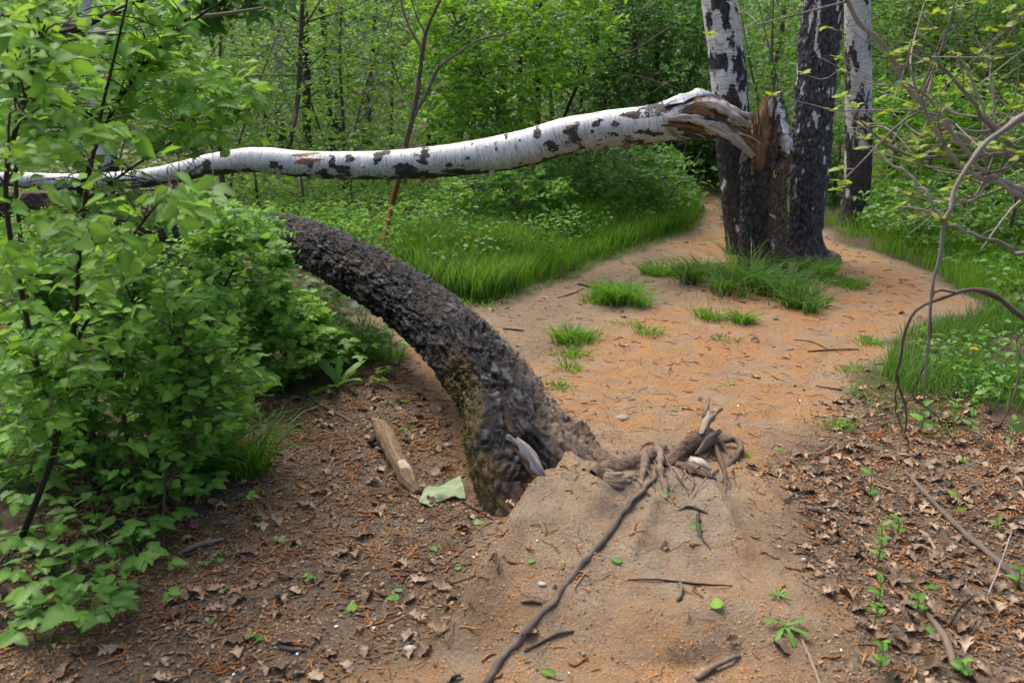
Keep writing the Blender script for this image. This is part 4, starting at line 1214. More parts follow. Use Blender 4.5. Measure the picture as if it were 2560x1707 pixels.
HERB = np.array([(-20, 1180), (380, 1150), (560, 1230), (560, 1270), (440, 1330), (395, 1400), (360, 1500), (250, 1600), (60, 1690), (-40, 1700)])
spots = []
tries = 0
while len(spots) < 58 and tries < 4000:
    tries += 1
    a = rng.uniform((-20, 1180), (580, 1660))
    if poly_sd(np.array([a[0]]), np.array([a[1]]), HERB)[0] < 8: continue
    g = G(*a)
    if all(np.hypot(*(g[:2] - s_[:2])) > .085 for s_ in spots): spots.append(g)
for g in spots:
    herb(g, rng.uniform(.07, .17), int(rng.integers(2, 5)), rng.uniform(.045, .075), 'leaf_herb', 'woodland_herb', 'low three-leaved green herb growing at the foot of the left thicket', group='herbs at the foot of the left thicket')
for a, lab in (((280, 1560), 'broad three-leaved herb in front of the thicket at lower left, among dead leaves'), ((120, 1560), 'dark three-leaved herb in the lower left corner beside dead leaves'), ((415, 1510), 'small bright three-leaved seedling standing alone at the edge of the litter'),
               ((410, 1428), 'pale four-leaved seedling under the thin upright stem'), ((600, 1265), 'two-leaved pale seedling at the tip of the herb bank by the grass')):
    herb(G(*a), .10 if a[0] < 300 else .06, 4 if a[0] < 300 else 1, .085 if a[0] < 300 else .045, 'leaf_herb', 'woodland_herb', lab, group=None)
# herbs under the arch
ARCHH = np.array([(720, 700), (880, 780), (1000, 870), (990, 940), (900, 960), (800, 960), (720, 900)])
for q_ in range(34):
    while True:
        a = rng.uniform((700, 680), (1010, 980))
        if poly_sd(np.array([a[0]]), np.array([a[1]]), ARCHH)[0] > 0: break
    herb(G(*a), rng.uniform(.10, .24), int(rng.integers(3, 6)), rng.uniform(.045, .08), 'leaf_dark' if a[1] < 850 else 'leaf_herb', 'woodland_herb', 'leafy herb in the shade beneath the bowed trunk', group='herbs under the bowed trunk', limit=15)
herb(G(960, 940), .05, 22, .028, 'leaf_lime', 'woodland_herb', 'mat of tiny yellow-green leaves beside the bowed trunk', limit=66)
herb(G(945, 965), .05, 16, .024, 'leaf_lime', 'woodland_herb', 'smaller yellow-green leaf mat just below the larger one', limit=48)
for a in ((1005, 1010), (1030, 1060), (920, 1085), (1010, 1080), (970, 1010), (680, 1165), (640, 1300), (555, 1395), (700, 1360), (640, 1600), (770, 1450), (650, 1240), (505, 1420), (540, 1410)):
    herb(G(*a), .02, 2, .020, 'leaf_herb', 'seedling', 'tiny green seedling sprouting in the left leaf litter', group='seedlings in the left litter', limit=10)

# ------------------------------------------------------------------ grass
def grass(name, bases, h, w, mat, lean=None, parent=None, curve=.55, **kw):
    n = len(bases)
    h = np.broadcast_to(np.asarray(h, float), (n,)) * rng.uniform(.55, 1.2, n)
    az = rng.uniform(0, 2 * np.pi, n)
    o = np.stack([np.cos(az), np.sin(az), np.zeros(n)], 1)
    if lean is not None: o = unit(o * .55 + lean)
    o = o * rng.uniform(.25, 1.0, (n, 1))
    sd_ = unit(np.cross(o + 1e-4, [0, 0, 1.0]) + rng.normal(size=(n, 3)) * .5)
    lv = [0, .4, .75, 1.0]
    ww = [1, .85, .5, 0.0]
    V = []
    for t, q_ in zip(lv, ww):
        c_ = bases + o * (curve * h * t ** 2)[:, None] + np.array([0, 0, 1.0]) * (h * (t - .30 * curve * t ** 2.5))[:, None]
        if q_ > 0:
            V += [c_ - sd_ * (w * q_ / 2), c_ + sd_ * (w * q_ / 2)]
        else: V += [c_]
    V = np.stack(V, 1).reshape(-1, 3)
    b = (np.arange(n) * 7)[:, None]
    q = np.concatenate([b + np.array([[0, 1, 3, 2]]), b + np.array([[2, 3, 5, 4]])])
    tr = b + np.array([[4, 5, 6]])
    return obj(name, V, [q, tr], M[mat], parent, {'rnd': np.repeat(rng.random(n), 7)}, **kw)

def in_wpoly(n, poly, clump=0.0, freq=2.0):
    lo, hi = poly.min(0), poly.max(0)
    out = np.zeros((0, 2))
    while len(out) < n:
        a = rng.uniform(lo, hi, (n * 3, 2))
        k_ = poly_sd(a[:, 0], a[:, 1], poly) > 0
        if clump: k_ &= fbm(a * freq, 3, 55) > rng.uniform(.5 - clump, .5 + clump * .4, len(a))
        out = np.vstack([out, a[k_]])
    out = out[:n]
    return np.column_stack([out, H(out[:, 0], out[:, 1]) - .01])

VERGE = wpoly([(1010, 690), (1100, 745), (1205, 762), (1300, 730), (1480, 650), (1640, 600), (1738, 560), (1748, 530), (1690, 500), (1560, 530), (1400, 560), (1230, 600), (1060, 630)])
VERGE_F = wpoly([(960, 680), (1090, 765), (1215, 785), (1310, 752), (1490, 668), (1655, 612), (1755, 566), (1762, 530), (1735, 500), (1725, 545), (1620, 598), (1470, 640), (1300, 715), (1200, 745), (1100, 725)])
b = in_wpoly(1500, VERGE_F, .5, 4)
grass('verge_grass', b, .09, .006, 'grass', np.array([.2, -.4, 0]), curve=.9, kind='stuff', label='ragged grass fringe thinning out into the left path', cat='grass')
b = in_wpoly(15000, VERGE, .45, 2.2)
grass('verge_grass', b, .12 + .38 * fbm(b[:, :2] * 1.8, 3, 8), .007, 'grass', np.array([.25, -.35, 0]), kind='stuff', label='lush bright grass verge along the left edge of the path', cat='grass')
b = in_wpoly(5000, wpoly([(1000, 700), (1090, 745), (1205, 760), (1290, 730), (1330, 640), (1200, 600), (1040, 630)]), .45, 2.6)
grass('verge_grass', b, .30, .008, 'grass_dark', np.array([.2, -.3, 0]), kind='stuff', label='darker rank grass at the near end of the left verge', cat='grass')
M['straw'] = simple('dry straw', [(.30, .24, .13), (.42, .34, .19), (.52, .44, .27)], 30, coord='pos')
b = np.vstack([in_wpoly(260, VERGE, .4, 3), in_wpoly(160, wpoly([(1690, 690), (2050, 700), (2050, 780), (1700, 780)]), .3, 3)])
grass('dry_stalks', b, .20, .004, 'straw', kind='stuff', label='dry straw stalks among the green grass', cat='grass')
RV = wpoly([(2060, 560), (2120, 606), (2240, 648), (2350, 690), (2445, 760), (2500, 800), (2760, 830), (2900, 640), (2500, 540), (2200, 530)])
b = in_wpoly(11000, RV, .40, 2.5)
grass('verge_grass', b, .13 + .14 * fbm(b[:, :2] * 1.5, 2, 18), .007, 'grass', np.array([-.2, -.3, 0]), kind='stuff', label='thick grass verge on the far right side of the path', cat='grass')
RN = wpoly([(2200, 940), (2250, 850), (2330, 820), (2480, 790), (2800, 800), (2800, 1030), (2500, 1040), (2380, 1010), (2270, 990)])
b = in_wpoly(6500, RN, .3, 3.0)
grass('bank_grass', b, .06 + .12 * fbm(b[:, :2] * 2, 2, 28), .006, 'grass_dark', np.array([-.2, -.2, 0]), kind='stuff', label='grass and weeds on the near right bank of the path', cat='grass')
b = in_wpoly(900, wpoly([(2090, 940), (2210, 890), (2260, 960), (2420, 1030), (2400, 1110), (2200, 1080)]), .3, 5)
grass('bank_grass', b, .05, .004, 'grass', kind='stuff', label='thin scattered grass at the foot of the near right bank', cat='grass')
b = in_wpoly(2400, wpoly([(870, 560), (1060, 600), (1010, 690), (900, 640), (780, 580)]), .3, 3)
grass('verge_grass', b, .14, .006, 'grass', kind='stuff', label='sparse grass behind the bowed trunk', cat='grass')
b = in_wpoly(1500, wpoly([(1880, 520), (2040, 520), (2060, 570), (1900, 570)]), .2, 3)
grass('verge_grass', b, .20, .006, 'grass', kind='stuff', label='grass behind the dark birch on the right', cat='grass')

def tuft(px, py, r, h, n, mat, label, group=None, w=.007):
    r *= .78
    if mat == 'grass_dark': n, w = int(n * .5), .010
    g = G(px, py)
    m_ = max(2, int(18 * r / .2))
    sc0 = rng.normal(size=(m_, 2)) * r * .52
    a0 = rng.normal(size=(n, 2)) * .035
    a = sc0[rng.integers(m_, size=n)] + a0
    x, y = g[0] + a[:, 0], g[1] + a[:, 1] * .8
    b = np.column_stack([x, y, H(x, y) - .01])
    lean = np.column_stack([a / (r + 1e-6) * .5 + a0 / .035 * .5, np.zeros(n)]) * .9
    h = h * (.55 + .9 * noise(b[:, :2] * 9, 31))
    return grass('grass_tuft', b, h, w, mat, lean, curve=1.15, loc=g, label=label, cat='grass tuft', group=group)
for row in ((1765, 700, .26, .21, 900, 'grass_dark', 'broad dark tuft at the left foot of the broken stump'),
            (1850, 725, .28, .22, 1300, 'grass_dark', 'drooping dark tuft in front of the broken stump'),
            (1950, 735, .26, .22, 1300, 'grass_dark', 'drooping dark tuft right of centre before the broken stump'),
            (2015, 768, .17, .15, 700, 'grass_dark', 'rightmost dark tuft hanging over the path by the stump'),
            (1700, 685, .24, .14, 800, 'grass', 'bright tuft at the left end of the stump grass island'),
            (1640, 690, .07, .12, 140, 'grass', 'small round tuft between the stump island and the left path'),
            (1570, 750, .26, .19, 950, 'grass', 'wide bright tuft left of the stump island, by the left path'),
            (1500, 755, .14, .12, 300, 'grass', 'low bright tuft at the left end of the wide one'),
            (1780, 795, .10, .11, 200, 'grass', 'bright fan-shaped tuft in front of the dark tufts'),
            (1855, 805, .08, .11, 200, 'grass', 'bright spiky tuft below the stump grass'),
            (2020, 690, .22, .17, 600, 'grass', 'short bright tuft beside the dark birch foot'),
            (2110, 715, .18, .12, 360, 'grass', 'thin bright tuft at the right path edge beyond the stump'),
            (1440, 845, .13, .13, 380, 'grass', 'sparse bright tuft in the middle of the bare ground'),
            (1425, 885, .09, .08, 160, 'grass', 'thin tuft just below the sparse middle tuft'),
            (1435, 925, .05, .06, 70, 'grass', 'smallest tuft of the chain in the bare ground'),
            (1615, 835, .04, .10, 80, 'grass', 'narrow upright tuft on the bare ground left of the path'),
            (1560, 815, .10, .04, 80, 'grass', 'very thin low grass patch left of the narrow tuft'),
            (1810, 848, .04, .05, 80, 'grass', 'tiny lone tuft in the middle of the path'),
            (1390, 970, .05, .05, 110, 'grass', 'tiny tuft touching the right side of the bowed trunk'),
            (600, 1190, .11, .27, 260, 'grass', 'tall fine grass at the right edge of the left thicket'),
            (540, 1160, .12, .28, 200, 'grass', 'tall fine grass half hidden in the left thicket'),
            (2120, 925, .05, .05, 70, 'grass', 'small tuft at the right rim of the path'),
            (2095, 1062, .06, .05, 110, 'grass', 'low tuft in the litter below the near right bank'),
            (2180, 860, .10, .07, 160, 'grass', 'low tuft where the near right bank meets the path'),
            (1880, 715, .30, .36, 200, 'grass', 'long loose grass blades standing up in front of the stump foot'),
            (1835, 668, .10, .30, 40, 'grass', 'tall seeding grass standing against the broken stump'),
            (910, 880, .14, .22, 220, 'grass', 'grass clump in the gap under the bowed trunk'),
            (985, 900, .10, .14, 140, 'grass', 'small grass clump under the bowed trunk by the bare soil')):
    tuft(*row[:6], label=row[6])

# ------------------------------------------------------------------ undergrowth, bushes and trees behind
def leafcloud(tips, n, L, size, tpl, up=.75):
    dirs = unit(rng.normal(size=(len(tips), 3)) * np.array([1, 1, .45]) + np.array([0, -.3, .15]))
    P, D, N, S = spray_leaves(tips, dirs, n, L, size, up)
    return batch(tpl[0], tpl[1], P, axes(D, N), S, None, {'rnd': np.clip(np.repeat(rng.random(len(tips)), n) * .6 + rng.random(len(P)) * .4, 0, 1)}), dirs

def bush(name, label, stems, regions, size, n, L, mat, tw='twig', cat='shrub', tpl=LEAF_S, group=None, clump=.5):
    base = np.array(stems[0][0][:3])
    t = thing(name, label, cat, base, group)
    smp = []
    for s_ in stems:
        c_ = cr(s_, 24)
        V, f, T = tube(c_, 24, 7, straight=True)
        V = V + .3 * c_[:, 3].mean() * (np.stack([noise(V * 9, 1), noise(V * 9, 2), noise(V * 9, 3)], 1) - .5)
        obj('stem' if cat == 'shrub' else 'trunk' if s_ is stems[0] else 'branch', V, f, M[tw], t, {'tc': T})
        smp.append(c_)
    smp = np.vstack(smp)
    tips = np.vstack([in_poly(c_, p, yr) for p, yr, c_ in regions])
    if clump: tips = tips[fbm(tips * 1.6, 3, 88) > rng.uniform(.5 - clump, .5, len(tips))]
    tips = tips[tips[:, 2] > H(tips[:, 0], tips[:, 1]) + .05]
    mb = MB()
    sub = tips[rng.random(len(tips)) < .45]
    for p in sub:
        dv = smp[:, :3] - p
        k_ = int(np.argmin(np.linalg.norm(dv, axis=1) + np.maximum(dv[:, 2], 0) * 1.5))
        a = smp[k_, :3]; ln = np.linalg.norm(p - a)
        midp = (a + p) / 2 + np.array([0, 0, .10 * ln]) + rng.normal(size=3) * .06 * ln
        r0 = min(smp[k_, 3] * .6, .002 + .004 * ln)
        V, f, T = tube([list(a) + [r0], list(midp) + [r0 * .7], list(p) + [.0015]], 6, 3, cap=False)
        mb.add(V, f, tc=T)
    mb.build('twigs', M[tw], t, kind='stuff')
    (V, f, A), _ = leafcloud(tips, n, L, size, tpl)
    obj('foliage', V, f, M[mat], t, A, kind='stuff')
    return t

def S_(x, y, h, lean=(0, 0), r=.02, k=4):
    z = float(H(x, y))
    return [[x + lean[0] * t ** 1.3 + random.uniform(-.04, .04) * (t > 0), y + lean[1] * t, z - .05 + (h + .05) * t, r * (1 - .75 * t)] for t in np.linspace(0, 1, k)]
gp = lambda px, Y: (at(px, 500, Y)[0], Y)

bush('leafy_bush', 'bright green bush overhanging the left path at its far bend', [S_(*gp(1560, 9.6), 1.0, (.1, 0)), S_(*gp(1480, 9.4), 1.1, (-.2, 0)), S_(*gp(1640, 9.8), .9, (.2, 0))],
     [([(1330, 420), (1500, 340), (1700, 380), (1725, 470), (1700, 520), (1500, 540), (1330, 520)], (8.7, 10.2), 620)], .075, 8, .25, 'leaf_herb')
bush('leafy_bush', 'low leafy bush under the middle of the white stem', [S_(*gp(1260, 8.6), .6), S_(*gp(1180, 8.4), .5), S_(*gp(1340, 8.8), .6)],
     [([(1080, 470), (1330, 400), (1420, 470), (1400, 560), (1200, 590), (1080, 560)], (7.8, 9.2), 420)], .065, 8, .22, 'leaf_near')
bush('young_tree', 'young tree with bright fresh leaves spreading above the middle of the white stem', [S_(*gp(1330, 10.2), 2.6, (.1, 0), .045), S_(*gp(1340, 10.2), 2.2, (.9, -.2), .03), S_(*gp(1320, 10.2), 2.2, (-.9, -.2), .03)],
     [([(1060, -60), (1500, -60), (1540, 60), (1480, 170), (1380, 250), (1290, 330), (1080, 360), (1040, 150)], (8.8, 10.6), 900)], .085, 8, .30, 'leaf_bright', 'twig_dark', 'tree')
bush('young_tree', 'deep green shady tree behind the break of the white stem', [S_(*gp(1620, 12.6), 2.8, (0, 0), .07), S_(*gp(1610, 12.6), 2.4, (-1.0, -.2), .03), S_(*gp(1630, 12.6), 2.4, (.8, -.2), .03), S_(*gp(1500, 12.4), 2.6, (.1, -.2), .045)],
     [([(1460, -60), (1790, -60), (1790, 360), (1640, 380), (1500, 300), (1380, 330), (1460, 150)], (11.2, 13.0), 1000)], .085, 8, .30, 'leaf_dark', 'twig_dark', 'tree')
bush('leafy_bush', 'dark bush closing the view where the left path vanishes', [S_(*gp(1760, 12.2), .9), S_(*gp(1700, 12.4), .9), S_(*gp(1830, 12.3), .8)],
     [([(1600, 340), (1860, 320), (1880, 470), (1790, 465), (1690, 440), (1600, 420)], (11.6, 12.8), 520)], .075, 8, .25, 'leaf_dark')
bush('young_tree', 'twiggy half-leafed young tree between the stump spike and the dark birch', [S_(*gp(1930, 11.5), 2.4, (-.2, 0), .035), S_(*gp(1935, 11.5), 2.2, (.5, 0), .02), S_(*gp(1925, 11.5), 2.2, (-.6, 0), .02)],
     [([(1850, -60), (2030, -60), (2010, 250), (1980, 420), (1880, 420), (1850, 200)], (10.8, 12.4), 260)], .06, 7, .28, 'leaf_far', 'twig', 'tree')
bush('leafy_bush', 'leafy bush to the right of the slim birch, behind the bare twigs', [S_(*gp(2300, 9.6), 1.4, (.1, 0)), S_(*gp(2240, 9.4), 1.2, (-.2, 0)), S_(*gp(2420, 9.5), 1.4, (.3, 0))],
     [([(2180, 200), (2400, 180), (2620, 240), (2620, 480), (2400, 520), (2190, 480)], (8.9, 10.2), 560)], .085, 8, .28, 'leaf_bright')
bush('young_tree', 'tall light green tree filling the top right corner', [S_(*gp(2420, 12.0), 2.8, (0, 0), .05), S_(*gp(2430, 12.0), 2.4, (1.0, 0), .03), S_(*gp(2410, 12.0), 2.4, (-.9, 0), .03)],
     [([(2080, -60), (2640, -60), (2640, 330), (2400, 260), (2190, 260), (2090, 120)], (10.8, 12.8), 900)], .085, 8, .30, 'leaf_far', 'twig', 'tree')
bush('leafy_bush', 'low dense bush along the far right verge of the path', [S_(*gp(2300, 8.0), .45), S_(*gp(2420, 7.8), .5), S_(*gp(2540, 7.6), .5)],
     [([(2170, 500), (2300, 440), (2640, 430), (2640, 620), (2400, 610), (2230, 580), (2160, 540)], (7.2, 8.8), 520)], .06, 8, .2, 'leaf_herb')
bush('leafy_bush', 'shaded bush between the dark birch and the slim birch', [S_(*gp(2085, 10.2), .8), S_(*gp(2060, 10.4), .7)],
     [([(2040, 330), (2120, 300), (2140, 470), (2060, 520), (2030, 450)], (9.7, 10.8), 180)], .07, 8, .22, 'leaf_dark')
bush('young_tree', 'sparse light green sapling with fine leaves left of the forked sapling', [S_(*gp(860, 11.0), 2.4, (.1, 0), .03), S_(*gp(865, 11.0), 2.2, (.7, 0), .018), S_(*gp(855, 11.0), 2.2, (-.7, 0), .018)],
     [([(760, -60), (1080, -60), (1060, 340), (880, 360), (760, 300)], (10.0, 12.0), 420)], .065, 7, .28, 'leaf_bright', 'twig', 'tree')
bush('young_tree', 'grey-green sparse tree behind the tall left shrub', [S_(*gp(560, 10.0), 2.2, (.2, 0), .035), S_(*gp(555, 10.0), 2.0, (-.8, 0), .02), S_(*gp(565, 10.0), 2.0, (.8, 0), .02)],
     [([(300, -60), (780, -60), (760, 300), (560, 360), (300, 360)], (9.2, 11.4), 420)], .065, 7, .28, 'leaf_far', 'twig', 'tree')
bush('leafy_bush', 'pale low bush behind the left half of the white stem', [S_(*gp(760, 9.6), .7), S_(*gp(880, 9.8), .6), S_(*gp(640, 9.6), .6)],
     [([(560, 330), (1000, 320), (1040, 400), (900, 440), (560, 440)], (9.0, 10.4), 260)], .06, 7, .22, 'leaf_far')

# undergrowth carpets
def carpet(name, label, poly, n, hmax, size, mat, tpl=LEAF_S, clump=.3):
    b = in_wpoly(n, poly, clump, 1.6)
    b[:, 2] += .02 + hmax * rng.random(n) ** 1.3 * (.4 + .9 * fbm(b[:, :2] * 1.3, 2, 66))
    D = unit(rng.normal(size=(n, 3)) * np.array([1, 1, .25]) + np.array([0, -.2, 0]))
    N = unit(np.array([0, -.1, 1.0]) + rng.normal(size=(n, 3)) * .4)
    V, f, A = batch(tpl[0], tpl[1], b, axes(D, N), rng.uniform(.6, 1.2, n) * size, None, {'rnd': rng.random(n)})
    obj(name, V, f, M[mat], None, A, kind='stuff', label=label, cat='undergrowth')
carpet('undergrowth', 'nettles and seedlings carpeting the wood floor behind the bowed trunk', wpoly([(560, 480), (1380, 450), (1400, 560), (1200, 600), (1070, 640), (1000, 690), (880, 620), (620, 590)]), 9000, .28, .055, 'leaf_near')
carpet('undergrowth', 'sparse weeds on the shaded soil just behind the bowed trunk', wpoly([(560, 590), (860, 600), (1020, 690), (1060, 755), (960, 790), (800, 740), (640, 680)]), 2600, .22, .05, 'leaf_near')
carpet('undergrowth', 'weeds mixed into the grass of the left verge', wpoly([(1000, 680), (1120, 735), (1300, 690), (1500, 620), (1640, 575), (1640, 530), (1400, 550), (1100, 600)]), 4200, .36, .05, 'leaf_herb')
carpet('undergrowth', 'broad weeds mixed into the right verge', wpoly([(2080, 540), (2200, 600), (2420, 700), (2520, 790), (2900, 800), (2900, 500), (2300, 470)]), 5200, .22, .07, 'leaf_herb')
carpet('undergrowth', 'weeds among the grass of the near right bank', wpoly([(2260, 900), (2380, 850), (2700, 820), (2700, 1040), (2450, 1030)]), 700, .16, .05, 'leaf_herb', LEAF_S)
carpet('undergrowth', 'leafy undergrowth filling the floor beneath the left thicket', wpoly([(-700, 1200), (-500, 640), (560, 600), (700, 700), (760, 900), (620, 1040), (480, 1140), (330, 1180), (0, 1220)]), 9000, .42, .052, 'leaf_near')
carpet('undergrowth', 'leafy ground cover in the left wood', wpoly([(-900, 520), (-300, 420), (560, 420), (620, 560), (200, 640), (-500, 800)]), 6000, .25, .06, 'leaf_far')
carpet('undergrowth', 'green ground cover of the far wood', np.array([(-9, 9.5), (9, 9.5), (22, 30), (-22, 30)]), 26000, .5, .10, 'leaf_far', LEAF_D)

# far wood: clumped leaves as one mass
def far_wood(name, label, yr, n_cl, per, size, mat, zr=(.1, 4.6), thr=.45, rad_=.6):
    y = rng.uniform(yr[0] ** .5, yr[1] ** .5, n_cl * 2) ** 2
    x = rng.uniform(-.72, .72, n_cl * 2) * y + rng.uniform(-1, 1, n_cl * 2)
    z = rng.uniform(zr[0], 1, n_cl * 2) * np.minimum(zr[1], 1.9 + .085 * y)
    c_ = np.column_stack([x, y, z])
    c_ = c_[fbm(c_ * .45, 3, 99) > thr][:n_cl]
    P = (c_[:, None] + rng.normal(size=(len(c_), per, 3)) * np.array([rad_, rad_, rad_ * .55])).reshape(-1, 3)
    n = len(P)
    D = unit(rng.normal(size=(n, 3)) * np.array([1, 1, .4])); N = unit(np.array([0, -.2, .8]) + rng.normal(size=(n, 3)) * .5)
    r = np.clip(np.repeat(rng.random(len(c_)), per) * .6 + .4 * rng.random(n), 0, 1)
    V, f, A = batch(LEAF_D[0], LEAF_D[1], P, axes(D, N), rng.uniform(.6, 1.2, n) * size, None, {'rnd': r})
    obj(name, V, f, M[mat], None, A, kind='stuff', label=label, cat='woods')
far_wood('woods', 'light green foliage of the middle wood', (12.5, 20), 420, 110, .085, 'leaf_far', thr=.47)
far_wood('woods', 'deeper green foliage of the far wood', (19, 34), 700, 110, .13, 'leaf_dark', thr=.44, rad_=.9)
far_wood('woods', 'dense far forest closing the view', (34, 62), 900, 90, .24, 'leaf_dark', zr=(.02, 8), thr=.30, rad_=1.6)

# named trunks in the wood behind
def bg_tree(px, Y, r, top, lean, mat, label, name='background_tree', birch=False, group=None):
    x = at(px, 400, Y)[0]
    z = float(H(x, Y))
    t = thing(name, label, 'tree', (x, Y, z), group)
    ctrl = [[x, Y, z - .1, r * 1.3], [x + lean * .15, Y, z + top * .15, r], [x + lean * .5 + .03, Y, z + top * .5, r * .85], [x + lean, Y, z + top, r * .55]]
    if birch:
        def mk(V, n, T, S):
            a = fbm(T * np.array([8, 8, 4]), 3, int(px))
            return {'dark': np.clip((a - .45) * 3 + sstep(1.0, .2, V[:, 2] - z), 0, 1), 'grey': np.clip(a * 1.2, 0, 1)}
        birch_trunk('trunk', ctrl, 90, 20, t, mk, .006, int(px) % 50)
    else:
        V, f, T = tube(ctrl, 40, 9)
        V = V + r * .4 * (np.stack([noise(V * 6, 1), noise(V * 6, 2), noise(V * 6, 3)], 1) - .5)
        obj('trunk', V, f, M[mat], t, {'tc': T})
    for q_ in range(7):
        f0 = random.uniform(.2, .95)
        p0 = np.array([x + lean * f0, Y, z + top * f0])
        az = random.uniform(0, 6.28); ln = random.uniform(.6, 1.6)
        p1 = p0 + np.array([math.cos(az) * ln, math.sin(az) * ln * .6, ln * random.uniform(.15, .6)])
        V, f, T = tube([list(p0) + [r * .3], list((p0 + p1) / 2 + rng.normal(size=3) * .06) + [r * .2], list(p1) + [.004]], 10, 5)
        obj('branch', V, f, M['twig' if birch else mat], t, {'tc': T})
    m = 90
    tips = np.column_stack([x + lean * .8 + rng.normal(size=m) * .9, Y + rng.normal(size=m) * .7, z + top * rng.uniform(.5, 1.15, m)])
    (V, f, A), _ = leafcloud(tips, 7, .3, .075, LEAF_D)
    obj('crown', V, f, M['leaf_far'], t, A, kind='stuff')
for row in ((770, 12.5, .06, 4.2, .1, 'twig_dark', 'slim dark trunk just right of the brown sapling at left centre'),
            (835, 14.5, .05, 4.4, -.15, 'twig_dark', 'thin dark trunk between the brown sapling and the forked sapling'),
            (1145, 13.5, .05, 4.2, .25, 'twig_dark', 'dark thin trunk rising above the centre of the white stem'),
            (1250, 15.5, .09, 5.0, .1, 'twig_dark', 'thicker dark trunk seen at the top centre'),
            (1500, 14.0, .10, 5.0, -.2, 'twig_dark', 'dark trunk in the shade left of the break'),
            (1560, 15.0, .07, 5.0, .2, 'twig_dark', 'second dark trunk in the shade nearer the break'),
            (2230, 14.0, .08, 5.0, .1, 'twig_dark', 'dark trunk behind the bush right of the slim birch'),
            (2480, 15.0, .10, 5.2, -.2, 'twig_dark', 'dark trunk in the top right wood')):
    bg_tree(*row)
for px in (600, 680, 910, 980, 1110, 1180, 1300, 1390, 1440, 1640, 1900, 2330, 2400, 2540):
    bg_tree(px, random.uniform(13, 19), random.uniform(.03, .06), random.uniform(3.8, 5), random.uniform(-.5, .5), 'twig_dark', 'thin dark sapling stem in the shade of the wood behind', group='thin stems in the wood behind')
for row in ((270, 9.6, .10, 4.2, -.05, None, 'grey-white birch trunk showing through the leaves at top left'),
            (705, 15.5, .09, 5.0, .1, None, 'pale birch trunk left of the brown sapling'),
            (850, 17.0, .10, 5.0, .1, None, 'short stretch of pale birch trunk between the saplings'),
            (925, 18.0, .09, 5.0, -.1, None, 'faint pale birch trunk left of the forked sapling top'),
            (1080, 17.5, .09, 5.0, .1, None, 'pale birch trunk just right of the forked sapling top'),
            (1210, 19.0, .09, 5.0, .0, None, 'faint pale birch trunk at top centre')):
    bg_tree(*row, name='background_birch', birch=True)

# two saplings in front of the wood
def sapling(name, label, rows_list, mats, cat='tree'):
    base = st(*rows_list[0])[0][:3]
    t = thing(name, label, cat, base)
    for k_, (rows, mt) in enumerate(zip(rows_list, mats)):
        V, f, T = tube(st(*rows), 60, 9)
        V = V + .006 * (np.stack([noise(V * 14, 1), noise(V * 14, 2), noise(V * 14, 3)], 1) - .5)
        obj('trunk' if k_ == 0 else 'branch', V, f, M[mt], t, {'tc': T})
    return t
sapling('forked_sapling', 'forked grey-brown sapling with red-brown lower stem leaning behind the white stem',
        [(('g', 950, 622, .026), (977, 523, 7.85, .024), (998, 447, 7.75, .023), (1013, 366, 7.75, .023)),
         ((1013, 366, 7.75, .023), (1032, 289, 7.75, .022), (1047, 204, 7.8, .020), (1057, 123, 7.8, .018), (1068, 72, 7.8, .014), (1087, 30, 7.8, .012), (1104, -10, 7.8, .011), (1140, -90, 7.8, .008)),
         ((1030, 300, 7.75, .014), (1052, 262, 7.72, .014), (1072, 222, 7.7, .013), (1097, 170, 7.65, .012), (1150, 130, 7.6, .010), (1200, 100, 7.6, .008), (1300, 75, 7.6, .004)),
         ((1056, 125, 7.8, .014), (1040, 98, 7.78, .013), (1018, 55, 7.76, .011), (1004, 10, 7.75, .010), (998, -60, 7.75, .008)),
         ((1062, 85, 7.8, .008), (1047, 55, 7.8, .007), (1030, 8, 7.8, .006), (1020, -30, 7.8, .005))],
        ['twig_red', 'twig', 'twig', 'twig', 'twig'])
sapling('brown_sapling', 'slender brown sapling with many side twigs left of the forked one',
        [(('g', 716, 395, .030), (722, 372, 10.0, .028), (744, 255, 9.9, .026), (751, 128, 9.9, .024), (756, 0, 9.9, .021), (760, -150, 9.9, .015)),
         ((756, 60, 9.9, .010), (800, 45, 9.8, .008), (880, 20, 9.7, .006), (960, -20, 9.6, .004)),
         ((754, 75, 9.9, .010), (790, 20, 9.8, .008), (830, -60, 9.8, .006)),
         ((750, 160, 9.9, .008), (690, 110, 9.8, .006), (610, 140, 9.7, .004)),
         ((748, 200, 9.9, .008), (800, 140, 9.8, .006), (860, 95, 9.7, .004)),
         ((750, 190, 9.9, .009), (640, 190, 9.7, .006), (560, 200, 9.6, .003)),
         ((745, 240, 9.9, .007), (820, 190, 9.8, .005), (900, 240, 9.8, .003))],
        ['twig'] * 7)
_rows = []
twf = MB()
for q_ in range(170):
    px, py, Y = rng.uniform(560, 2560), rng.uniform(-20, 420), rng.uniform(8.6, 15)
    p = at(px, py, Y); dv = unit(rng.normal(size=3) * np.array([1, .5, .8])) * rng.uniform(.5, 1.5)
    midp = p + dv * .5 + rng.normal(size=3) * .1
    r0 = rng.uniform(.003, .009)
    V, f, T = tube([list(p) + [r0], list(midp) + [r0 * .8], list(p + dv) + [r0 * .3]], 9, 4, cap=False)
    twf.add(V, f, tc=T)
twf.build('brushwood', M['twig'], kind='stuff', label='tangle of bare twigs through the understorey', cat='twigs')

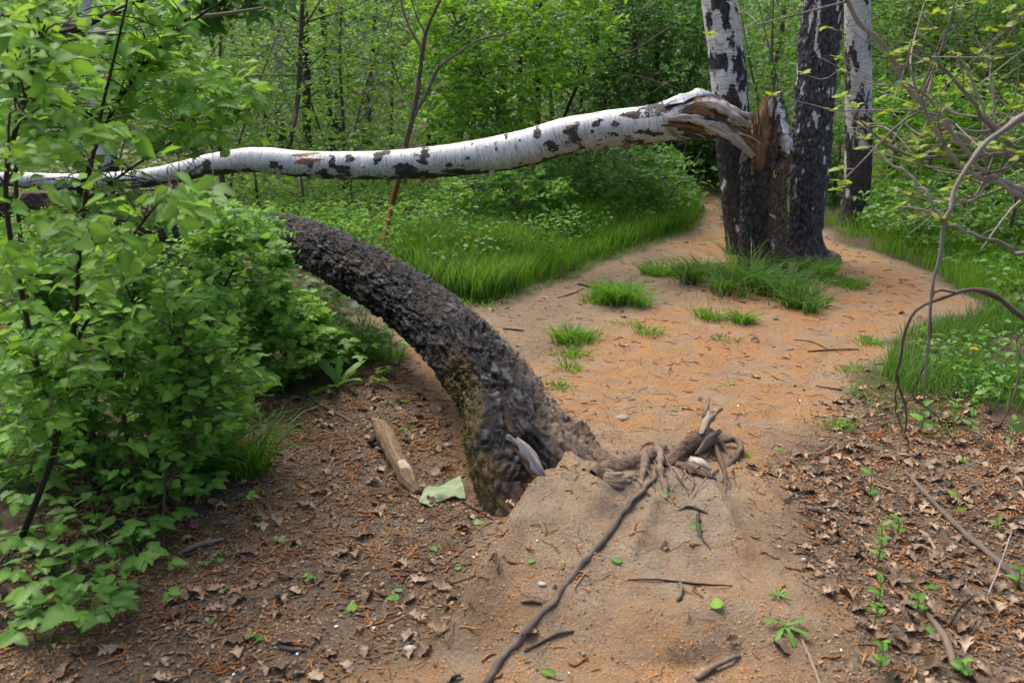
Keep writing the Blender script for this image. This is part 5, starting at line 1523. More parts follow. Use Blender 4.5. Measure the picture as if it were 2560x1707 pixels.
# ------------------------------------------------------------------ right-hand bare shrubs
def lobed_leaves(parent, pts, size, mat='leaf_lime'):
    if len(pts) == 0: return
    P, D, N, S = [], [], [], []
    for p in pts:
        az0 = rng.uniform(0, 6.28)
        for q_ in range(int(rng.integers(4, 7))):
            az = az0 + q_ * 1.25
            P.append(p); D.append([math.cos(az), math.sin(az), rng.uniform(-.2, .8)]); N.append([0, -.2, 1] + rng.normal(size=3) * .4); S.append(size * rng.uniform(.6, 1.2))
    put_leaves(parent, np.array(P), unit(D), unit(N), np.array(S), 'H', mat, 120)

def bare_shrub(name, label, main, n_side, leaf_size, n_leaf, ln=(.15, .5), mat='twig_grey', seed=0, foot=None):
    t = thing(name, label, 'shrub', foot[0][:3])
    V, f, T = tube(foot, 16, 8)
    obj('stem', V, f, M[mat], t, {'tc': T})
    tips = []
    for rows in main:
        c_ = cr(st(*rows), 46)
        c_[:, 3] *= .82 * (1 + .45 * sstep(.72, .9, noise(np.stack([np.arange(46) * .9, np.full(46, seed + rows[0][0] * .1)], 1), 12)))
        c_[:, :3] += .012 * (np.stack([noise(np.stack([np.arange(46) * .35, np.full(46, k_ * 9.1 + seed)], 1), 3) for k_ in range(3)], 1) - .5)
        V, f, T = tube(c_, 46, 8, straight=True)
        obj('branch', V, f, M[mat], t, {'tc': T})
        tips.append(c_[-1, :3])
        for q_ in range(n_side):
            k_ = int(rng.integers(4, 44))
            a = c_[k_, :3]; dr = unit(c_[min(k_ + 2, 45), :3] - c_[k_ - 2, :3])
            sdv = unit(rng.normal(size=3))
            dv = unit(dr * .7 + sdv * .9) * rng.uniform(*ln)
            r0 = min(c_[k_, 3] * .55, .006)
            e = a + dv + np.array([0, 0, rng.uniform(-.05, .08)])
            cc_ = cr([list(a) + [r0], list(a + dv * .5 + rng.normal(size=3) * .03) + [r0 * .75], list(e) + [r0 * .35]], 12)
            V, f, T = tube(cc_, 12, 5, straight=True)
            obj('twig', V, f, M[mat], t, {'tc': T})
            tips.append(e)
            for w in range(2):
                k2 = int(rng.integers(4, 11)); a2 = cc_[k2, :3]
                dv2 = unit(dv + rng.normal(size=3) * .25) * rng.uniform(.06, .2)
                V, f, T = tube([list(a2) + [r0 * .45], list(a2 + dv2 * .5 + rng.normal(size=3) * .01) + [r0 * .35], list(a2 + dv2) + [r0 * .2]], 6, 4)
                obj('twig', V, f, M[mat], t, {'tc': T})
                tips.append(a2 + dv2)
    tips = np.array(tips)
    px, py, dp = proj(tips)
    ok = np.flatnonzero((py < 560) | (rng.random(len(py)) < .1))
    ch = rng.choice(ok, min(n_leaf, len(ok)), replace=False)
    lobed_leaves(t, tips[ch], leaf_size)
    return t
e0 = at(2640, 430, 3.3)
bare_shrub('bare_shrub', 'tangled grey shrub with lime-green leaf buds reaching in from the right edge',
           [((2640, 430, 3.3, .016), (2560, 398, 3.25, .014), (2478, 371, 3.2, .0125), (2396, 339, 3.15, .012), (2335, 298, 3.1, .0115), (2269, 229, 3.05, .011), (2237, 163, 3.0, .0105), (2200, 102, 2.95, .0095), (2150, 55, 2.9, .009), (2118, -10, 2.85, .008), (2095, -80, 2.8, .006)),
            ((2640, 500, 3.3, .014), (2540, 470, 3.2, .012), (2450, 420, 3.1, .010), (2390, 350, 3.05, .008), (2330, 250, 3.0, .006), (2270, 210, 2.95, .004)),
            ((2600, 420, 3.25, .010), (2480, 320, 3.1, .008), (2360, 170, 3.0, .006), (2280, 110, 2.95, .004)),
            ((2620, 440, 3.3, .010), (2520, 390, 3.2, .008), (2400, 390, 3.1, .007), (2260, 385, 3.05, .005), (2130, 280, 3.0, .003)),
            ((2560, 398, 3.25, .008), (2460, 280, 3.1, .006), (2420, 170, 3.0, .005), (2395, 140, 2.95, .003)),
            ((2620, 560, 3.25, .012), (2520, 470, 3.15, .010), (2440, 440, 3.1, .008), (2360, 370, 3.0, .006), (2280, 180, 2.95, .004), (2280, 100, 2.9, .003)),
            ((2640, 350, 3.3, .009), (2540, 300, 3.2, .007), (2440, 330, 3.1, .006), (2300, 280, 3.0, .004), (2080, 275, 2.95, .002))],
           7, .034, 90, foot=[[2.45, 3.55, -.05, .03], [2.3, 3.45, .5, .024], [2.15, 3.38, .9, .02], list(e0) + [.016]])
near = bare_shrub('bare_shrub', 'close smooth grey twig drooping from the right edge, forking into a hanging strand',
           [((2660, 240, 2.05, .0085), (2560, 288, 2.02, .0080), (2490, 338, 2.0, .0072), (2430, 400, 1.98, .0064), (2390, 470, 1.97, .0058), (2366, 535, 1.96, .0055), (2358, 552, 1.96, .0060), (2338, 700, 1.97, .0042), (2322, 850, 1.99, .0034), (2314, 1000, 2.02, .0024)),
            ((2640, 675, 1.98, .006), (2560, 640, 1.97, .0055), (2450, 590, 1.96, .0048), (2358, 553, 1.96, .0048)),
            ((2358, 550, 1.96, .0045), (2310, 480, 1.98, .0042), (2230, 410, 2.02, .0034), (2165, 350, 2.06, .0024))],
           0, .03, 3, foot=[[1.75, 2.2, -.05, .014], [1.7, 2.15, .6, .012], [1.6, 2.1, 1.1, .010], list(at(2660, 240, 2.05)) + [.0085]], seed=4)
low = bare_shrub('bare_shrub', 'brown bent twig arching low over the right bank and dropping to the litter',
           [((2680, 870, 2.22, .0090), (2560, 795, 2.2, .0080), (2500, 745, 2.18, .0075), (2430, 723, 2.17, .0066), (2370, 737, 2.16, .0058), (2302, 768, 2.16, .0048), (2265, 840, 2.17, .0044), (2246, 930, 2.19, .0040), (2262, 1005, 2.22, .0034), (2262, 1080, 2.27, .0026)),
            ((2385, 732, 2.16, .0035), (2335, 728, 2.15, .0035), (2330, 800, 2.16, .0032), (2326, 860, 2.17, .0030), (2300, 930, 2.2, .0026), (2282, 985, 2.22, .0026), (2360, 1060, 2.24, .0022), (2410, 1150, 2.28, .0016)),
            ((2282, 985, 2.22, .0024), (2240, 1010, 2.24, .0020), (2175, 1045, 2.28, .0012)),
            ((2243, 935, 2.19, .0030), (2242, 1020, 2.24, .0026), (2255, 1080, 2.3, .0022), (2300, 1150, 2.4, .0018))],
           0, .02, 0 + 1, mat='twig', foot=[[1.8, 2.4, -.05, .012], [1.72, 2.35, .3, .011], [1.6, 2.28, .55, .0095], list(at(2680, 870, 2.22)) + [.009]], seed=9)

# ------------------------------------------------------------------ sticks, logs, stones and litter
def stick(pts, label, mat='twig', name='stick', nseg=7, n=None, group=None, lumps=.15):
    c_ = [list(G(a, b, l)) + [r] for a, b, l, r in pts]
    n = n or 8 * len(c_)
    c_ = cr(c_, n)
    c_[:, 3] *= 1 + lumps * (noise(np.stack([np.arange(n) * .8, np.full(n, pts[0][0])], 1), 4) - .5) * 2
    c_[:, :3] += .0025 * (np.stack([noise(np.stack([np.arange(n) * .5, np.full(n, pts[0][0] + q_)], 1), 5) for q_ in range(3)], 1) - .5)
    V, f, T = tube(c_, n, nseg, straight=True)
    mid_ = c_[n // 2, :3]
    return obj(name, V, f, M[mat], None, {'tc': T}, label=label, cat='stick', loc=mid_, group=group)
stick([(2262, 1180, .004, .006), (2290, 1215, .012, .009), (2340, 1270, .012, .010), (2410, 1340, .012, .011), (2470, 1390, .012, .0115), (2520, 1435, .013, .013), (2580, 1500, .012, .012), (2680, 1620, .008, .012)], 'long dark fallen branch lying diagonally in the lower right leaf litter', 'root_dark', 'fallen_branch', 10, 70)
stick([(778, 1000, .006, .005), (820, 1025, .008, .007), (855, 1045, .008, .007), (885, 1060, .005, .005)], 'short brown stick left of the cut log piece', 'root_dark')
stick([(660, 1130, .004, .005), (690, 1135, .006, .006), (710, 1140, .004, .004)], 'stubby dark stick by the tall fine grass', 'twig_dark')
stick([(455, 1385, .008, .008), (500, 1368, .012, .010), (560, 1352, .008, .006)], 'pale split stick in the litter below the herb bank', 'root')
stick([(430, 1400, .004, .004), (470, 1392, .006, .005), (510, 1382, .004, .003)], 'thin dark stick beside the pale split stick', 'twig_dark')
stick([(2020, 880 * 1.0, .004, .0035), (2075, 877, .006, .005), (2145, 874, .004, .004)], 'dark twig lying on the orange path', 'twig_dark')
stick([(1985, 850, .003, .0025), (2030, 856, .005, .003), (2072, 876, .004, .0035)], 'thin forked twig joining the dark one on the path', 'twig_dark')
stick([(1395, 745, .004, .006), (1430, 735, .008, .007), (1460, 722, .006, .006)], 'pale stick at the edge of the left path by the grass', 'root')
stick([(1445, 712, .006, .008), (1470, 718, .010, .011), (1500, 722, .004, .006)], 'dark stub of wood next to the wide bright tuft', 'root_dark')
stick([(1258, 823, .004, .004), (1285, 826, .006, .006), (1308, 828, .004, .004)], 'short black twig right of the bowed trunk', 'twig_dark')
stick([(2040, 965, .004, .004), (2075, 972, .006, .0055), (2105, 975, .004, .005)], 'bark-covered stick near the right rim of the path', 'root')
stick([(2045, 1138, .005, .005), (2070, 1128, .008, .007), (2090, 1108, .004, .003)], 'short knobbly stick in the litter right of the root cluster', 'root')
stick([(1968, 1150, .006, .007), (1985, 1160, .008, .008), (2010, 1176, .004, .004)], 'broken stick with a pale cut end right of the root cluster', 'root_dark')
stick([(2185, 1212, .004, .005), (2215, 1225, .008, .006), (2240, 1235, .004, .005)], 'grey stick left of the long fallen branch', 'root')
stick([(1570, 1450, .002, .002), (1650, 1452, .005, .003), (1740, 1462, .005, .0035), (1830, 1465, .003, .002)], 'thin dark root-like twig across the lower mound', 'twig_dark')
stick([(1310, 1630, .003, .003), (1390, 1590, .006, .005), (1432, 1580, .003, .004)], 'short twig right of the long root near the bottom', 'twig')
stick([(1400, 1570, .002, .0015), (1420, 1500, .004, .002), (1465, 1430, .003, .002)], 'thin straw-coloured stem leaning along the long root', 'root')
stick([(1960, 1255, .004, .003), (1990, 1240, .010, .004), (2030, 1230, .008, .003), (2050, 1250, .004, .002)], 'curled dark twig on the right slope of the mound', 'twig_dark')
stick([(2020, 1275, .006, .006), (2045, 1283, .012, .010), (2060, 1290, .006, .006)], 'stubby dark wood knot on the right slope', 'root_dark')
stick([(2055, 1295, .004, .003), (2100, 1340, .006, .0035), (2160, 1375, .004, .003)], 'thin root-like twig running down the right slope', 'twig_dark')
stick([(2265, 1375, .006, .006), (2300, 1372, .010, .009), (2335, 1382, .004, .006)], 'pale grey bent stick in the right litter', 'root')
stick([(2300, 1330, .006, .006), (2320, 1350, .010, .008), (2338, 1378, .004, .006)], 'second pale stick touching the bent one', 'root')
stick([(2215, 1420, .006, .006), (2240, 1445, .008, .007), (2265, 1475, .004, .004)], 'reddish stick lying in the right litter below the seedlings', 'root')
stick([(2000, 1590, .003, .004), (2030, 1660, .006, .005), (2060, 1740, .004, .004)], 'thin pale stick pointing off the bottom edge', 'root')
stick([(2320, 1540, .006, .008), (2360, 1600, .010, .012), (2390, 1680, .006, .010)], 'rotten bark strip in the bottom right litter', 'root_dark')
stick([(2370, 1570, .008, .004), (2400, 1530, .02, .004), (2430, 1500, .012, .003)], 'short upright dark twig in the bottom right litter', 'twig_dark')
stick([(700, 1620, .004, .006), (730, 1628, .006, .007), (765, 1628, .003, .004)], 'small dark stick near the bottom edge at left', 'root_dark')
stick([(1110, 1215, .004, .003), (1160, 1260, .008, .003), (1230, 1300, .004, .002)], 'thin dark twig running from the pale leaf to the trunk foot', 'twig_dark')
stick([(1030, 1430, .003, .0025), (1100, 1425, .006, .003), (1180, 1410, .003, .002)], 'thin curved twig left of the mound edge', 'twig_dark')
stick([(1090, 1450, .003, .003), (1130, 1462, .006, .003), (1190, 1440, .003, .002)], 'bowed black twig just below the thin curved one', 'twig_dark')
stick([(1290, 1510, .003, .0035), (1330, 1510, .010, .005), (1355, 1512, .004, .0035)], 'tiny forked wood chip on the tan slope', 'twig_dark')
stick([(1740, 1700, .004, .007), (1790, 1672, .012, .008), (1850, 1640, .004, .005)], 'root end poking from the crumbled soil at the bottom', 'root_dark')
stick([(2470, 1490, .004, .003), (2500, 1430, .05, .003), (2520, 1380, .08, .002)], 'thin grey twig leaning over the long fallen branch', 'twig_grey')
stick([(2500, 1080, .03, .004), (2530, 1030, .16, .0045), (2515, 955, .30, .003)], 'dark upright twig at the right edge above the litter', 'twig_dark')

# the cut log piece
log = thing('log_piece', 'short bare log with a pale cut patch lying left of the trunk foot', 'log', list(G(1000, 1170)))
c_ = cr([list(G(950, 1090, .055)) + [.030], list(G(965, 1115, .052)) + [.040], list(G(990, 1160, .035)) + [.038], list(G(1020, 1210, .018)) + [.036], list(G(1045, 1240, .006)) + [.022]], 40)
V, f, T = tube(c_, 40, 16, straight=True)
V = V + .010 * (np.stack([noise(V * 28, 1), noise(V * 28, 2), noise(V * 28, 3)], 1) - .5)
obj('trunk', V, f, M['wood_log'], log, {'tc': T})
c_ = [list(G(962, 1100, .06)) + [.022], list(G(945, 1108, .045)) + [.020], list(G(925, 1118, .02)) + [.014]]
V, f, T = tube(c_, 12, 8); obj('side_branch', V, f, M['root_dark'], log, {'tc': T})
strip([G(1003, 1188, .066), G(1016, 1202, .058), G(1030, 1208, .048)], [.014, .022, .010], .006, M['cutwood'], 'cut_face', log, (0, -.4, 1), 33, 8)

# pale leaf folded over
def sheet(name, rows, mat, label, cat, thick=0, wave=.006, group=None):
    """rows: list of rows of ground pixels with lift"""
    g = np.array([[G(a, b, l) for a, b, l in r_] for r_ in rows])
    n, m = g.shape[:2]
    # refine
    tt = np.linspace(0, n - 1, (n - 1) * 4 + 1); uu = np.linspace(0, m - 1, (m - 1) * 4 + 1)
    def lerp(a, x, ax):
        i0 = np.minimum(np.floor(x).astype(int), a.shape[ax] - 2); fr = x - i0
        sh = [1, 1, 1]; sh[ax] = len(x)
        return np.take(a, i0, ax) * (1 - fr.reshape(sh)) + np.take(a, i0 + 1, ax) * fr.reshape(sh)
    g = lerp(lerp(g, tt, 0), uu, 1)
    n, m = g.shape[:2]
    V = g.reshape(-1, 3)
    V[:, 2] += wave * (noise(V * 45, 6) - .3)
    i = np.arange(n - 1)[:, None] * m; j = np.arange(m - 1)[None]
    q = np.stack([i + j, i + j + 1, i + m + j + 1, i + m + j], -1).reshape(-1, 4)
    return obj(name, V, [q], M[mat], None, {'rib': np.where((np.arange(len(V)) % m == m // 2) | ((np.arange(len(V)) // m + np.abs(np.arange(len(V)) % m - m // 2)) % 5 == 0), 1.0, 0.0), 'rnd': np.zeros(len(V)) + .3}, label=label, cat=cat, loc=V.mean(0), group=group)
M['leaf_pale'] = leaf_material('pale leaf underside', (.30, .40, .22), (.36, .47, .27), (.42, .52, .32), .2, .7, .2)
sheet('pale_leaf', [[(1048, 1262, .005), (1062, 1270, .008), (1078, 1268, .004)], [(1060, 1236, .025), (1085, 1250, .035), (1100, 1258, .012)], [(1110, 1228, .03), (1120, 1242, .035), (1130, 1252, .012)], [(1150, 1214, .04), (1158, 1232, .03), (1164, 1250, .008)]], 'leaf_pale', 'large pale green leaf lying folded underside-up beside the trunk foot', 'leaf', wave=.022)
M['blue_'] = M['blue']
sheet('plastic_scrap', [[(-30, 600, .02), (-10, 605, .02), (8, 604, .01)], [(-30, 580, .12), (-8, 582, .14), (8, 588, .06)], [(-30, 565, .06), (-10, 568, .08), (5, 575, .03)]], 'blue', 'scrap of blue plastic at the left edge under the log', 'litter', wave=.03)

def pebble(px, py, r, label, mat='stone', flat_=.35, name='stone'):
    g = G(px, py, r * flat_ * .3)
    m, n = 14, 8
    V = []
    for a in np.linspace(-np.pi / 2, np.pi / 2, n):
        for b in np.linspace(0, 2 * np.pi, m, endpoint=False):
            V.append((math.cos(a) * math.cos(b) * r, math.cos(a) * math.sin(b) * r * .75, math.sin(a) * r * flat_))
    V = np.array(V); V = V * (1 + .25 * (noise(V / r * 1.6 + px, 3) - .5))[:, None] + g
    i = np.arange(n - 1)[:, None] * m; j = np.arange(m)[None]
    q = np.stack([i + j, i + (j + 1) % m, i + m + (j + 1) % m, i + m + j], -1).reshape(-1, 4)
    obj(name, V, [q], M[mat], None, label=label, cat='stone' if name == 'stone' else 'flower petal', loc=g)
pebble(1556, 1045, .034, 'flat pale grey stone on the orange soil right of the trunk', flat_=.3)
pebble(1355, 1460, .014, 'flat whitish stone on the tan slope left of the long root', flat_=.3)
pebble(1025, 1622, .018, 'grey pebble near the bottom edge left of the long root', flat_=.4)
pebble(1120, 1115, .022, 'brown-grey stone half hidden left of the trunk base', flat_=.5)
pebble(1118, 1000, .018, 'pale stone by the upper left side of the trunk base', flat_=.5)
pebble(2010, 1402, .010, 'small round tan pebble on the right slope', flat_=.9)
pebble(1460, 1636, .008, 'little white pebble near the bottom of the mound', flat_=.7)

# single white petals, yellow flowers
for px, py in ((692, 1604), (744, 1632), (287, 1467), (948, 1204), (1218, 1290), (1188, 1395), (935, 1568), (835, 1570), (1345, 1355), (2102, 1630), (1842, 1015), (1785, 1040), (2000, 1005), (2092, 815), (1843, 890), (2420, 890), (1421, 1682), (588, 1684), (1060, 1455), (1500, 1170)):
    g = G(px, py, .004)
    D = unit(np.append(rng.normal(size=2), .15)); n0 = unit(np.array([0, -.3, 1]) + rng.normal(size=3) * .2)
    V, f, A = batch(LEAF_S[0], LEAF_S[1], g[None], axes(D[None], n0[None]), np.array([rng.uniform(.010, .018)]))
    obj('white_petal', V, f, M['white'], None, A, label='small white petal lying on the soil', cat='petal', group='white petals scattered on the soil', loc=g)
def flower(px, py, h, label):
    g = G(px, py)
    t = thing('yellow_flower', label, 'flower', g)
    top_ = g + np.array([.01, 0, h])
    V, f, T = tube([list(g - [0, 0, .01]) + [.002], list(g + [.004, 0, h * .6]) + [.0018], list(top_) + [.0016]], 8, 5)
    obj('stalk', V, f, M['stalk'], t, {'tc': T})
    mb = MB()
    for ring, (rr_, el) in enumerate(((.022, .15), (.017, .5), (.010, 1.0))):
        n_ = 14 - 3 * ring
        az = np.linspace(0, 2 * np.pi, n_, endpoint=False) + ring
        D = unit(np.stack([np.cos(az), np.sin(az), np.full(n_, el)], 1))
        V, f, A = batch(LEAF_S[0], LEAF_S[1], np.repeat(top_[None], n_, 0), axes(D, np.repeat([[0, 0, 1.0]], n_, 0)), np.full(n_, rr_))
        mb.add(V, f)
    mb.build('petals', M['yellow'], t)
flower(1238, 660, .30, 'yellow dandelion in the grass verge above the bend of the trunk')
flower(1168, 690, .30, 'second yellow dandelion lower left in the verge')
flower(2422, 925, .12, 'yellow dandelion on the near right bank')
flower(2552, 800, .14, 'yellow flower at the right edge beside the brown twig')
flower(2436, 570, .14, 'small yellow flower in the far right verge')

# green leaves fallen on the ground
for px, py, s_, lab in ((1538, 1402, .045, 'glossy dark green leaf fallen on the middle of the mound'), (1790, 1508, .060, 'round grey-green leaf fallen right of the mound'), (1735, 1320, .055, 'folded grey-green leaf beside the thin roots of the mound'), (1367, 1685, .045, 'square green leaf at the bottom edge beside the long root'),
                       (1198, 1308, .040, 'fresh green leaf standing by the trunk foot'), (980, 1497, .045, 'bright green leaf at the edge of the left litter'), (995, 1478, .030, 'small leaf just above the bright one in the left litter'), (1145, 1420, .035, 'green leaf beside the bowed black twig'), (880, 1520, .050, 'dark narrow leaf in the left litter'),
                       (735, 1483, .035, 'small green leaf in the litter left of the dark narrow leaf'), (555, 1478, .045, 'grey-green leaf near the lone seedling'), (535, 1550, .045, 'dark green leaf lying in the lower left litter'), (1330, 1405, .028, 'small olive leaf on the tan slope'), (1830, 960, .040, 'bright pale leaf on the upper path'), (1800, 965, .032, 'leaf left of the bright pale one on the path'),
                       (1686, 1028, .035, 'dark curled leaf on the path above the root cluster'), (1625, 1017, .028, 'little leaf left of the dark curled one'), (1948, 1125, .040, 'green leaf right of the root cluster'), (2105, 1145, .040, 'green leaf in the litter below the low tuft'), (2136, 1143, .045, 'broader green leaf next to it in the litter'), (1875, 1140, .04, 'leaf touching the looped root'),
                       (2180, 1528, .050, 'pale square leaf in the lower right litter'), (2330, 1470, .045, 'yellowish green leaf in the right litter'), (2325, 1580, .05, 'small curled green leaf near the rotten bark'), (1085, 1375, .04, 'dark green leaf pair left of the trunk foot'), (690, 1290, .04, 'blackish green leaf under the herb bank'), (1660, 1240, .03, 'lime leaf scrap on the root cluster')):
    g = G(px, py, .006)
    az = rng.uniform(0, 6.28)
    D = np.array([math.cos(az), math.sin(az), .1]); n0 = unit(np.array([0, -.25, 1]) + rng.normal(size=3) * .2)
    meshes = leaf_mesh('H', 'leaf_herb' if s_ < .045 else 'leaf_near')
    m4 = np.eye(4); m4[:3, :3] = axes(D[None], n0[None])[0] * s_; m4[:3, 3] = g - m4[:3, 1] * .5
    place('fallen_leaf', meshes[int(rng.integers(3))], m4, label=lab, cat='leaf')

# seedlings in the right litter
def seedling(px, py, h, nl, size, label, mat='leaf_herb', lean=0):
    g = G(px, py)
    t = thing('seedling', label, 'plant', g)
    top_ = g + np.array([lean, 0, h])
    V, f, T = tube([list(g - [0, 0, .01]) + [.0022], list((g + top_) / 2 + [.006, 0, 0]) + [.002], list(top_) + [.0012]], 10, 5)
    obj('stem', V, f, M['stalk'], t, {'tc': T})
    P, D, N, S = [], [], [], []
    for q_ in range(nl):
        fr = .25 + .75 * q_ / max(nl - 1, 1)
        az = q_ * 2.3 + rng.uniform(-.3, .3)
        P.append(g + (top_ - g) * fr); D.append([math.cos(az), math.sin(az), .25 + .4 * fr]); N.append([0, -.3, 1]); S.append(size * .72 * rng.uniform(.75, 1.1))
    put_leaves(t, np.array(P), unit(np.array(D)), unit(np.array(N, float)), np.array(S), 'A', mat)
for row in ((2190, 1420, .16, 9, .05, 'upright leafy seedling on the right slope of the mound'), (2185, 1560, .16, 8, .045, 'thin seedling lower down the right slope, below the upright one'), (2195, 1680, .10, 6, .05, 'seedling cut by the bottom edge at lower right'),
            (2240, 1340, .07, 5, .045, 'small seedling right of the upright leafy one'), (2170, 1245, .10, 2, .06, 'single upright narrow leaf standing above the seedlings'), (2290, 1530, .05, 5, .05, 'spreading seedling in the right litter'), (2400, 1690, .05, 6, .05, 'seedling at the bottom right edge'),
            (2300, 1085, .14, 4, .08, 'broad-leaved weed in front of the near right bank'), (2420, 1100, .22, 9, .06, 'tall leafy weed standing at the foot of the near right bank'), (2520, 1130, .15, 7, .05, 'thin weed at the right edge below the bank'), (2380, 1060, .12, 6, .05, 'low weed behind the tall leafy one'), (2540, 1470, .07, 5, .05, 'green sprout beside the long fallen branch at the right edge'), (2490, 1325, .04, 4, .04, 'tiny sprout above the long fallen branch')):
    seedling(*row)
seedling(2385, 1285, .07, 2, .055, 'lone lime-green maple-like seedling behind the long fallen branch', 'leaf_lime')
for px, py, s_, lab in ((1962, 1565, .075, 'ragged dandelion-like rosette on the mound slope'), (1945, 1490, .045, 'small rosette just above the ragged one'), (845, 970, .22, 'dandelion-like rosette with long upright leaves under the arch'), (2105, 1060, .06, 'flat rosette among the low tuft')):
    g = G(px, py)
    t = thing('leaf_rosette', lab, 'plant', g)
    n_ = 8
    az = np.linspace(0, 6.28, n_, endpoint=False) + rng.uniform(0, 1)
    D = unit(np.stack([np.cos(az), np.sin(az), rng.uniform(.1, 1.0 if s_ < .2 else 2.2, n_)], 1)); N = unit(np.stack([-.3 * np.cos(az), -.3 * np.sin(az), np.ones(n_)], 1))
    put_leaves(t, np.repeat(g[None], n_, 0), D, N, s_ * rng.uniform(.6, 1.1, n_), 'N', 'leaf_herb')

# dead leaves, catkins, chaff and bits
def dead_leaf(seed):
    r = np.random.default_rng(seed)
    rows = []
    for t in np.linspace(0, 1, 9):
        base = .30 * math.sin(math.pi * min(1, (t * .92 + .06))) ** .8
        rows.append((t, base * (1 + .45 * math.sin(t * 22 + seed)) * r.uniform(.75, 1.2) + .01))
    V, f, rib = leaf_template(rows, r.uniform(-.2, .35), r.uniform(.2, 1.1), True, .16, seed)
    V[:, 2] += .25 * V[:, 0] * r.uniform(-1, 1) + .12 * np.sin(V[:, 1] * 7 + seed) * .6
    return V, f
DEAD = [dead_leaf(k_) for k_ in range(7)]
def catkin(seed):
    r = np.random.default_rng(seed)
    a = r.uniform(-.6, .6); b = r.uniform(-.25, .25)
    c_ = [[a * (t - .5) ** 2 + b * math.sin(t * 5), t - .5, .03 * math.sin(t * 6 + seed),   .070 * (1 - .5 * abs(t - .45)) * r.uniform(.8, 1.15)] for t in np.linspace(0, 1, 7)]
    V, f, T = tube(np.array(c_), 7, 5, straight=True)
    return V, f
CAT = [catkin(k_) for k_ in range(5)]
mesh_dead = [make_mesh('dead_leaf', v, f, [M['dead_leaf']]) for v, f in DEAD]
mesh_cat = [make_mesh('catkin', v, f, [M['catkin']]) for v, f in CAT]

def litter_points(n, poly, power=1.0):
    lo, hi = np.array([-1.75, 1.75]), np.array([2.3, 4.8])
    out = np.zeros((0, 2))
    while len(out) < n:
        a = rng.uniform(lo, hi, (n * 4, 2))
        sd_ = poly_sd(a[:, 0], a[:, 1], poly) + .3 * (fbm(a * 2.5, 3, 44) - .5)
        k_ = rng.random(len(a)) < sstep(-.08, .18, sd_) * (.35 + .9 * fbm(a * 5, 3, 45)) ** power
        out = np.vstack([out, a[k_]])
    return out[:n]

def scatter_litter(xy, size, tpls, lift, tilt, want):
    """poses for litter pieces; returns P, R, S sorted by size in the picture"""
    n = len(xy)
    z = H(xy[:, 0], xy[:, 1]) + lift
    P = np.column_stack([xy, z])
    az = rng.uniform(0, 6.28, n)
    D = np.stack([np.cos(az), np.sin(az), rng.normal(size=n) * tilt], 1)
    e = .02
    nx_ = -(H(xy[:, 0] + e, xy[:, 1]) - H(xy[:, 0] - e, xy[:, 1])) / (2 * e); ny_ = -(H(xy[:, 0], xy[:, 1] + e) - H(xy[:, 0], xy[:, 1] - e)) / (2 * e)
    N = unit(np.stack([nx_, ny_, np.ones(n)], 1) + rng.normal(size=(n, 3)) * tilt)
    S = size * rng.uniform(.6, 1.25, n)
    px, py, dp = proj(P)
    key_ = np.where((px > 0) & (px < 2560) & (py > 0) & (py < 1707), S / dp, 0)
    o_ = np.argsort(-key_)
    return P[o_], axes(D, N)[o_], S[o_]

def litter(name, xy_list, size, tpls, meshes, mat, label, group, stuff_label, lift, tilt, n_obj=300, cat='leaf'):
    xy = np.vstack(xy_list)
    P, R_, S = scatter_litter(xy, size, tpls, lift, tilt, n_obj)
    for k_ in range(min(n_obj, len(P))):
        m4 = np.eye(4); m4[:3, :3] = R_[k_] * S[k_]; m4[:3, 3] = P[k_]
        place(name, meshes[int(rng.integers(len(meshes)))], m4, label=label, cat=cat, group=group)
    mb = MB()
    rest = np.arange(n_obj, len(P))
    w = rng.integers(len(tpls), size=len(rest))
    for q_, (v, f) in enumerate(tpls):
        k_ = rest[w == q_]
        V, ff, A = batch(v, f, P[k_], R_[k_], S[k_], None, {'rnd': rng.random(len(k_))})
        mb.add(V, ff, **A)
    mb.build(name + '_litter', M[mat], None, kind='stuff', label=stuff_label, cat='litter')
litter('dead_leaf', [litter_points(420, LITTER_L), litter_points(680, LITTER_R), in_wpoly(100, BARE)[:, :2]], .050, DEAD, mesh_dead, 'dead_leaf', 'curled brown dead leaf lying in the leaf litter', 'dead leaves in the litter', 'smaller brown dead leaves strewn over the soil', .005, .16)
path_cat = in_wpoly(1000, BARE, .4, 3.0)[:, :2]
litter('catkin', [litter_points(1700, LITTER_L, 2.6), litter_points(1500, LITTER_R, 2.6), path_cat], .047, CAT, mesh_cat, 'catkin', 'orange-brown fallen catkin lying on the soil', 'fallen catkins on the soil', 'many fallen catkins strewn over the soil', .003, .08, n_obj=220, cat='catkin')

def bits(name, label, xy, size, mat, tpl, lift=.002, tilt=.25, stretch=None):
    P, R_, S = scatter_litter(xy, size, None, lift, tilt, 0)
    if stretch is not None: S = np.column_stack([S * stretch[0], S * stretch[1], S])
    V, f, A = batch(tpl[0], tpl[1], P, R_, S, None, {'rnd': rng.random(len(P))})
    obj(name, V, f, M[mat], None, A, kind='stuff', label=label, cat='litter')
def bare_pts(n, dens):
    out = np.zeros((0, 2))
    lo, hi = BARE.min(0), BARE.max(0)
    lo = np.maximum(lo, [-1.6, 1.7]); hi = np.minimum(hi, [3.2, 10])
    while len(out) < n:
        a = rng.uniform(lo, hi, (n * 4, 2))
        w = 1 / (1 + .12 * np.maximum(a[:, 1] - 2, 0) ** 2)
        k_ = (poly_sd(a[:, 0], a[:, 1], BARE) > 0) & (rng.random(len(a)) < w * np.clip(dens(a), 0, 1))
        out = np.vstack([out, a[k_]])
    return out[:n]
drift = lambda a: (sstep(.46, .66, fbm(a * 4.5, 4, 47)) + .08) * (1 - .6 * np.exp(-(((a[:, 0] - .48) / .55) ** 2 + ((a[:, 1] - 2.75) / .62) ** 2)))
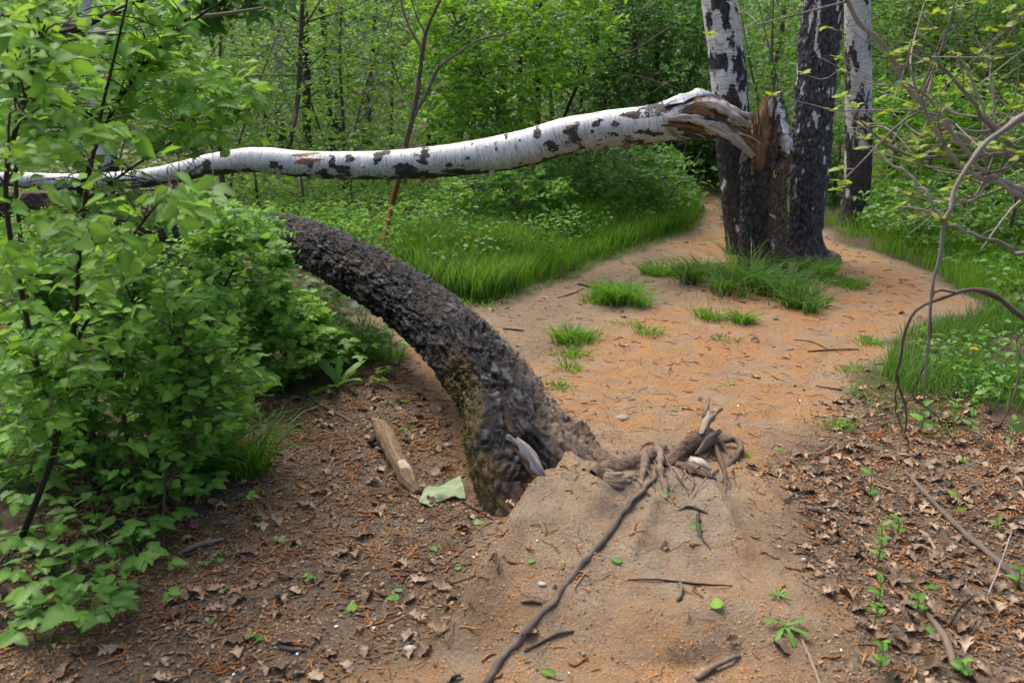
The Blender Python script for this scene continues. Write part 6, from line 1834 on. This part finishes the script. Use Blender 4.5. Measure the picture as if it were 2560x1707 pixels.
OCT = (np.array([[.5, 0, 0], [0, .42, .05], [-.5, .05, 0], [0, -.46, 0], [.05, 0, .38], [0, 0, -.3]]), [np.array([[0, 1, 4], [1, 2, 4], [2, 3, 4], [3, 0, 4], [1, 0, 5], [2, 1, 5], [3, 2, 5], [0, 3, 5]])])
M['clod'] = simple('crumbled soil', [(.17, .125, .085), (.29, .225, .155), (.42, .34, .245)], 80, coord='pos')
bits('soil_crumbs', 'loose crumbs of dry soil on the trodden ground', np.vstack([bare_pts(9000, lambda a: fbm(a * 6, 3, 49) ** 2 * 2.2 * (1 - .75 * np.exp(-(((a[:, 0] - .42) / .6) ** 2 + ((a[:, 1] - 2.75) / .7) ** 2)))), litter_points(1800, LITTER_L), litter_points(1500, LITTER_R)]), .0085, 'clod', OCT, .001, .4)
bits('chaff', 'fine orange catkin scales drifted over the path', bare_pts(30000, drift), .0072, 'chaff', LEAF_D)
M['crumb'] = simple('dark bark crumb', [(.065, .045, .032), (.15, .105, .072), (.28, .20, .14)], 60, coord='pos')
bits('leaf_mould', 'crumbled dark leaf and bark fragments', np.vstack([litter_points(4500, LITTER_L), litter_points(6000, LITTER_R), bare_pts(1000, lambda a: .6 + 0 * a[:, 0])]), .014, 'crumb', LEAF_D, .003, .16)
bits('leaf_crumbs', 'crumbled pale dead leaf fragments', np.vstack([litter_points(2600, LITTER_L), litter_points(2300, LITTER_R)]), .019, 'dead_leaf', LEAF_S, .004, .22)
tw_ = tube(np.array([[.0, -.5, 0, .012], [.05, -.2, .02, .014], [-.03, .15, 0, .012], [.02, .5, .01, .006]]), 4, 4, straight=True)
bits('twig_litter', 'fine dark twigs strewn over the soil', np.vstack([litter_points(900, LITTER_L), litter_points(1100, LITTER_R), bare_pts(600, lambda a: .6 + 0 * a[:, 0])]), .085, 'twig_dark', (tw_[0], tw_[1]), .003, .08)
# catkins caught on the bowed trunk
ti = np.flatnonzero((ARCH_N[:, 2] > .35) & (ARCH_S > .7) & (ARCH_S < 4.2))
ti = rng.choice(ti, 80, replace=False)
for k_ in ti:
    D = unit(rnd_unit(1)[0] - ARCH_N[k_] * np.dot(rnd_unit(1)[0], ARCH_N[k_])); n0 = ARCH_N[k_]
    D = unit(D - n0 * np.dot(D, n0))
    m4 = np.eye(4); m4[:3, :3] = axes(D[None], n0[None])[0] * rng.uniform(.028, .05) @ np.diag([.6, 1, .6]); m4[:3, 3] = ARCH_V[k_] + n0 * .004
    place('catkin', mesh_cat[int(rng.integers(5))], m4, label='thin orange catkin caught on the bark of the bowed trunk', cat='catkin', group='catkins on the bowed trunk')
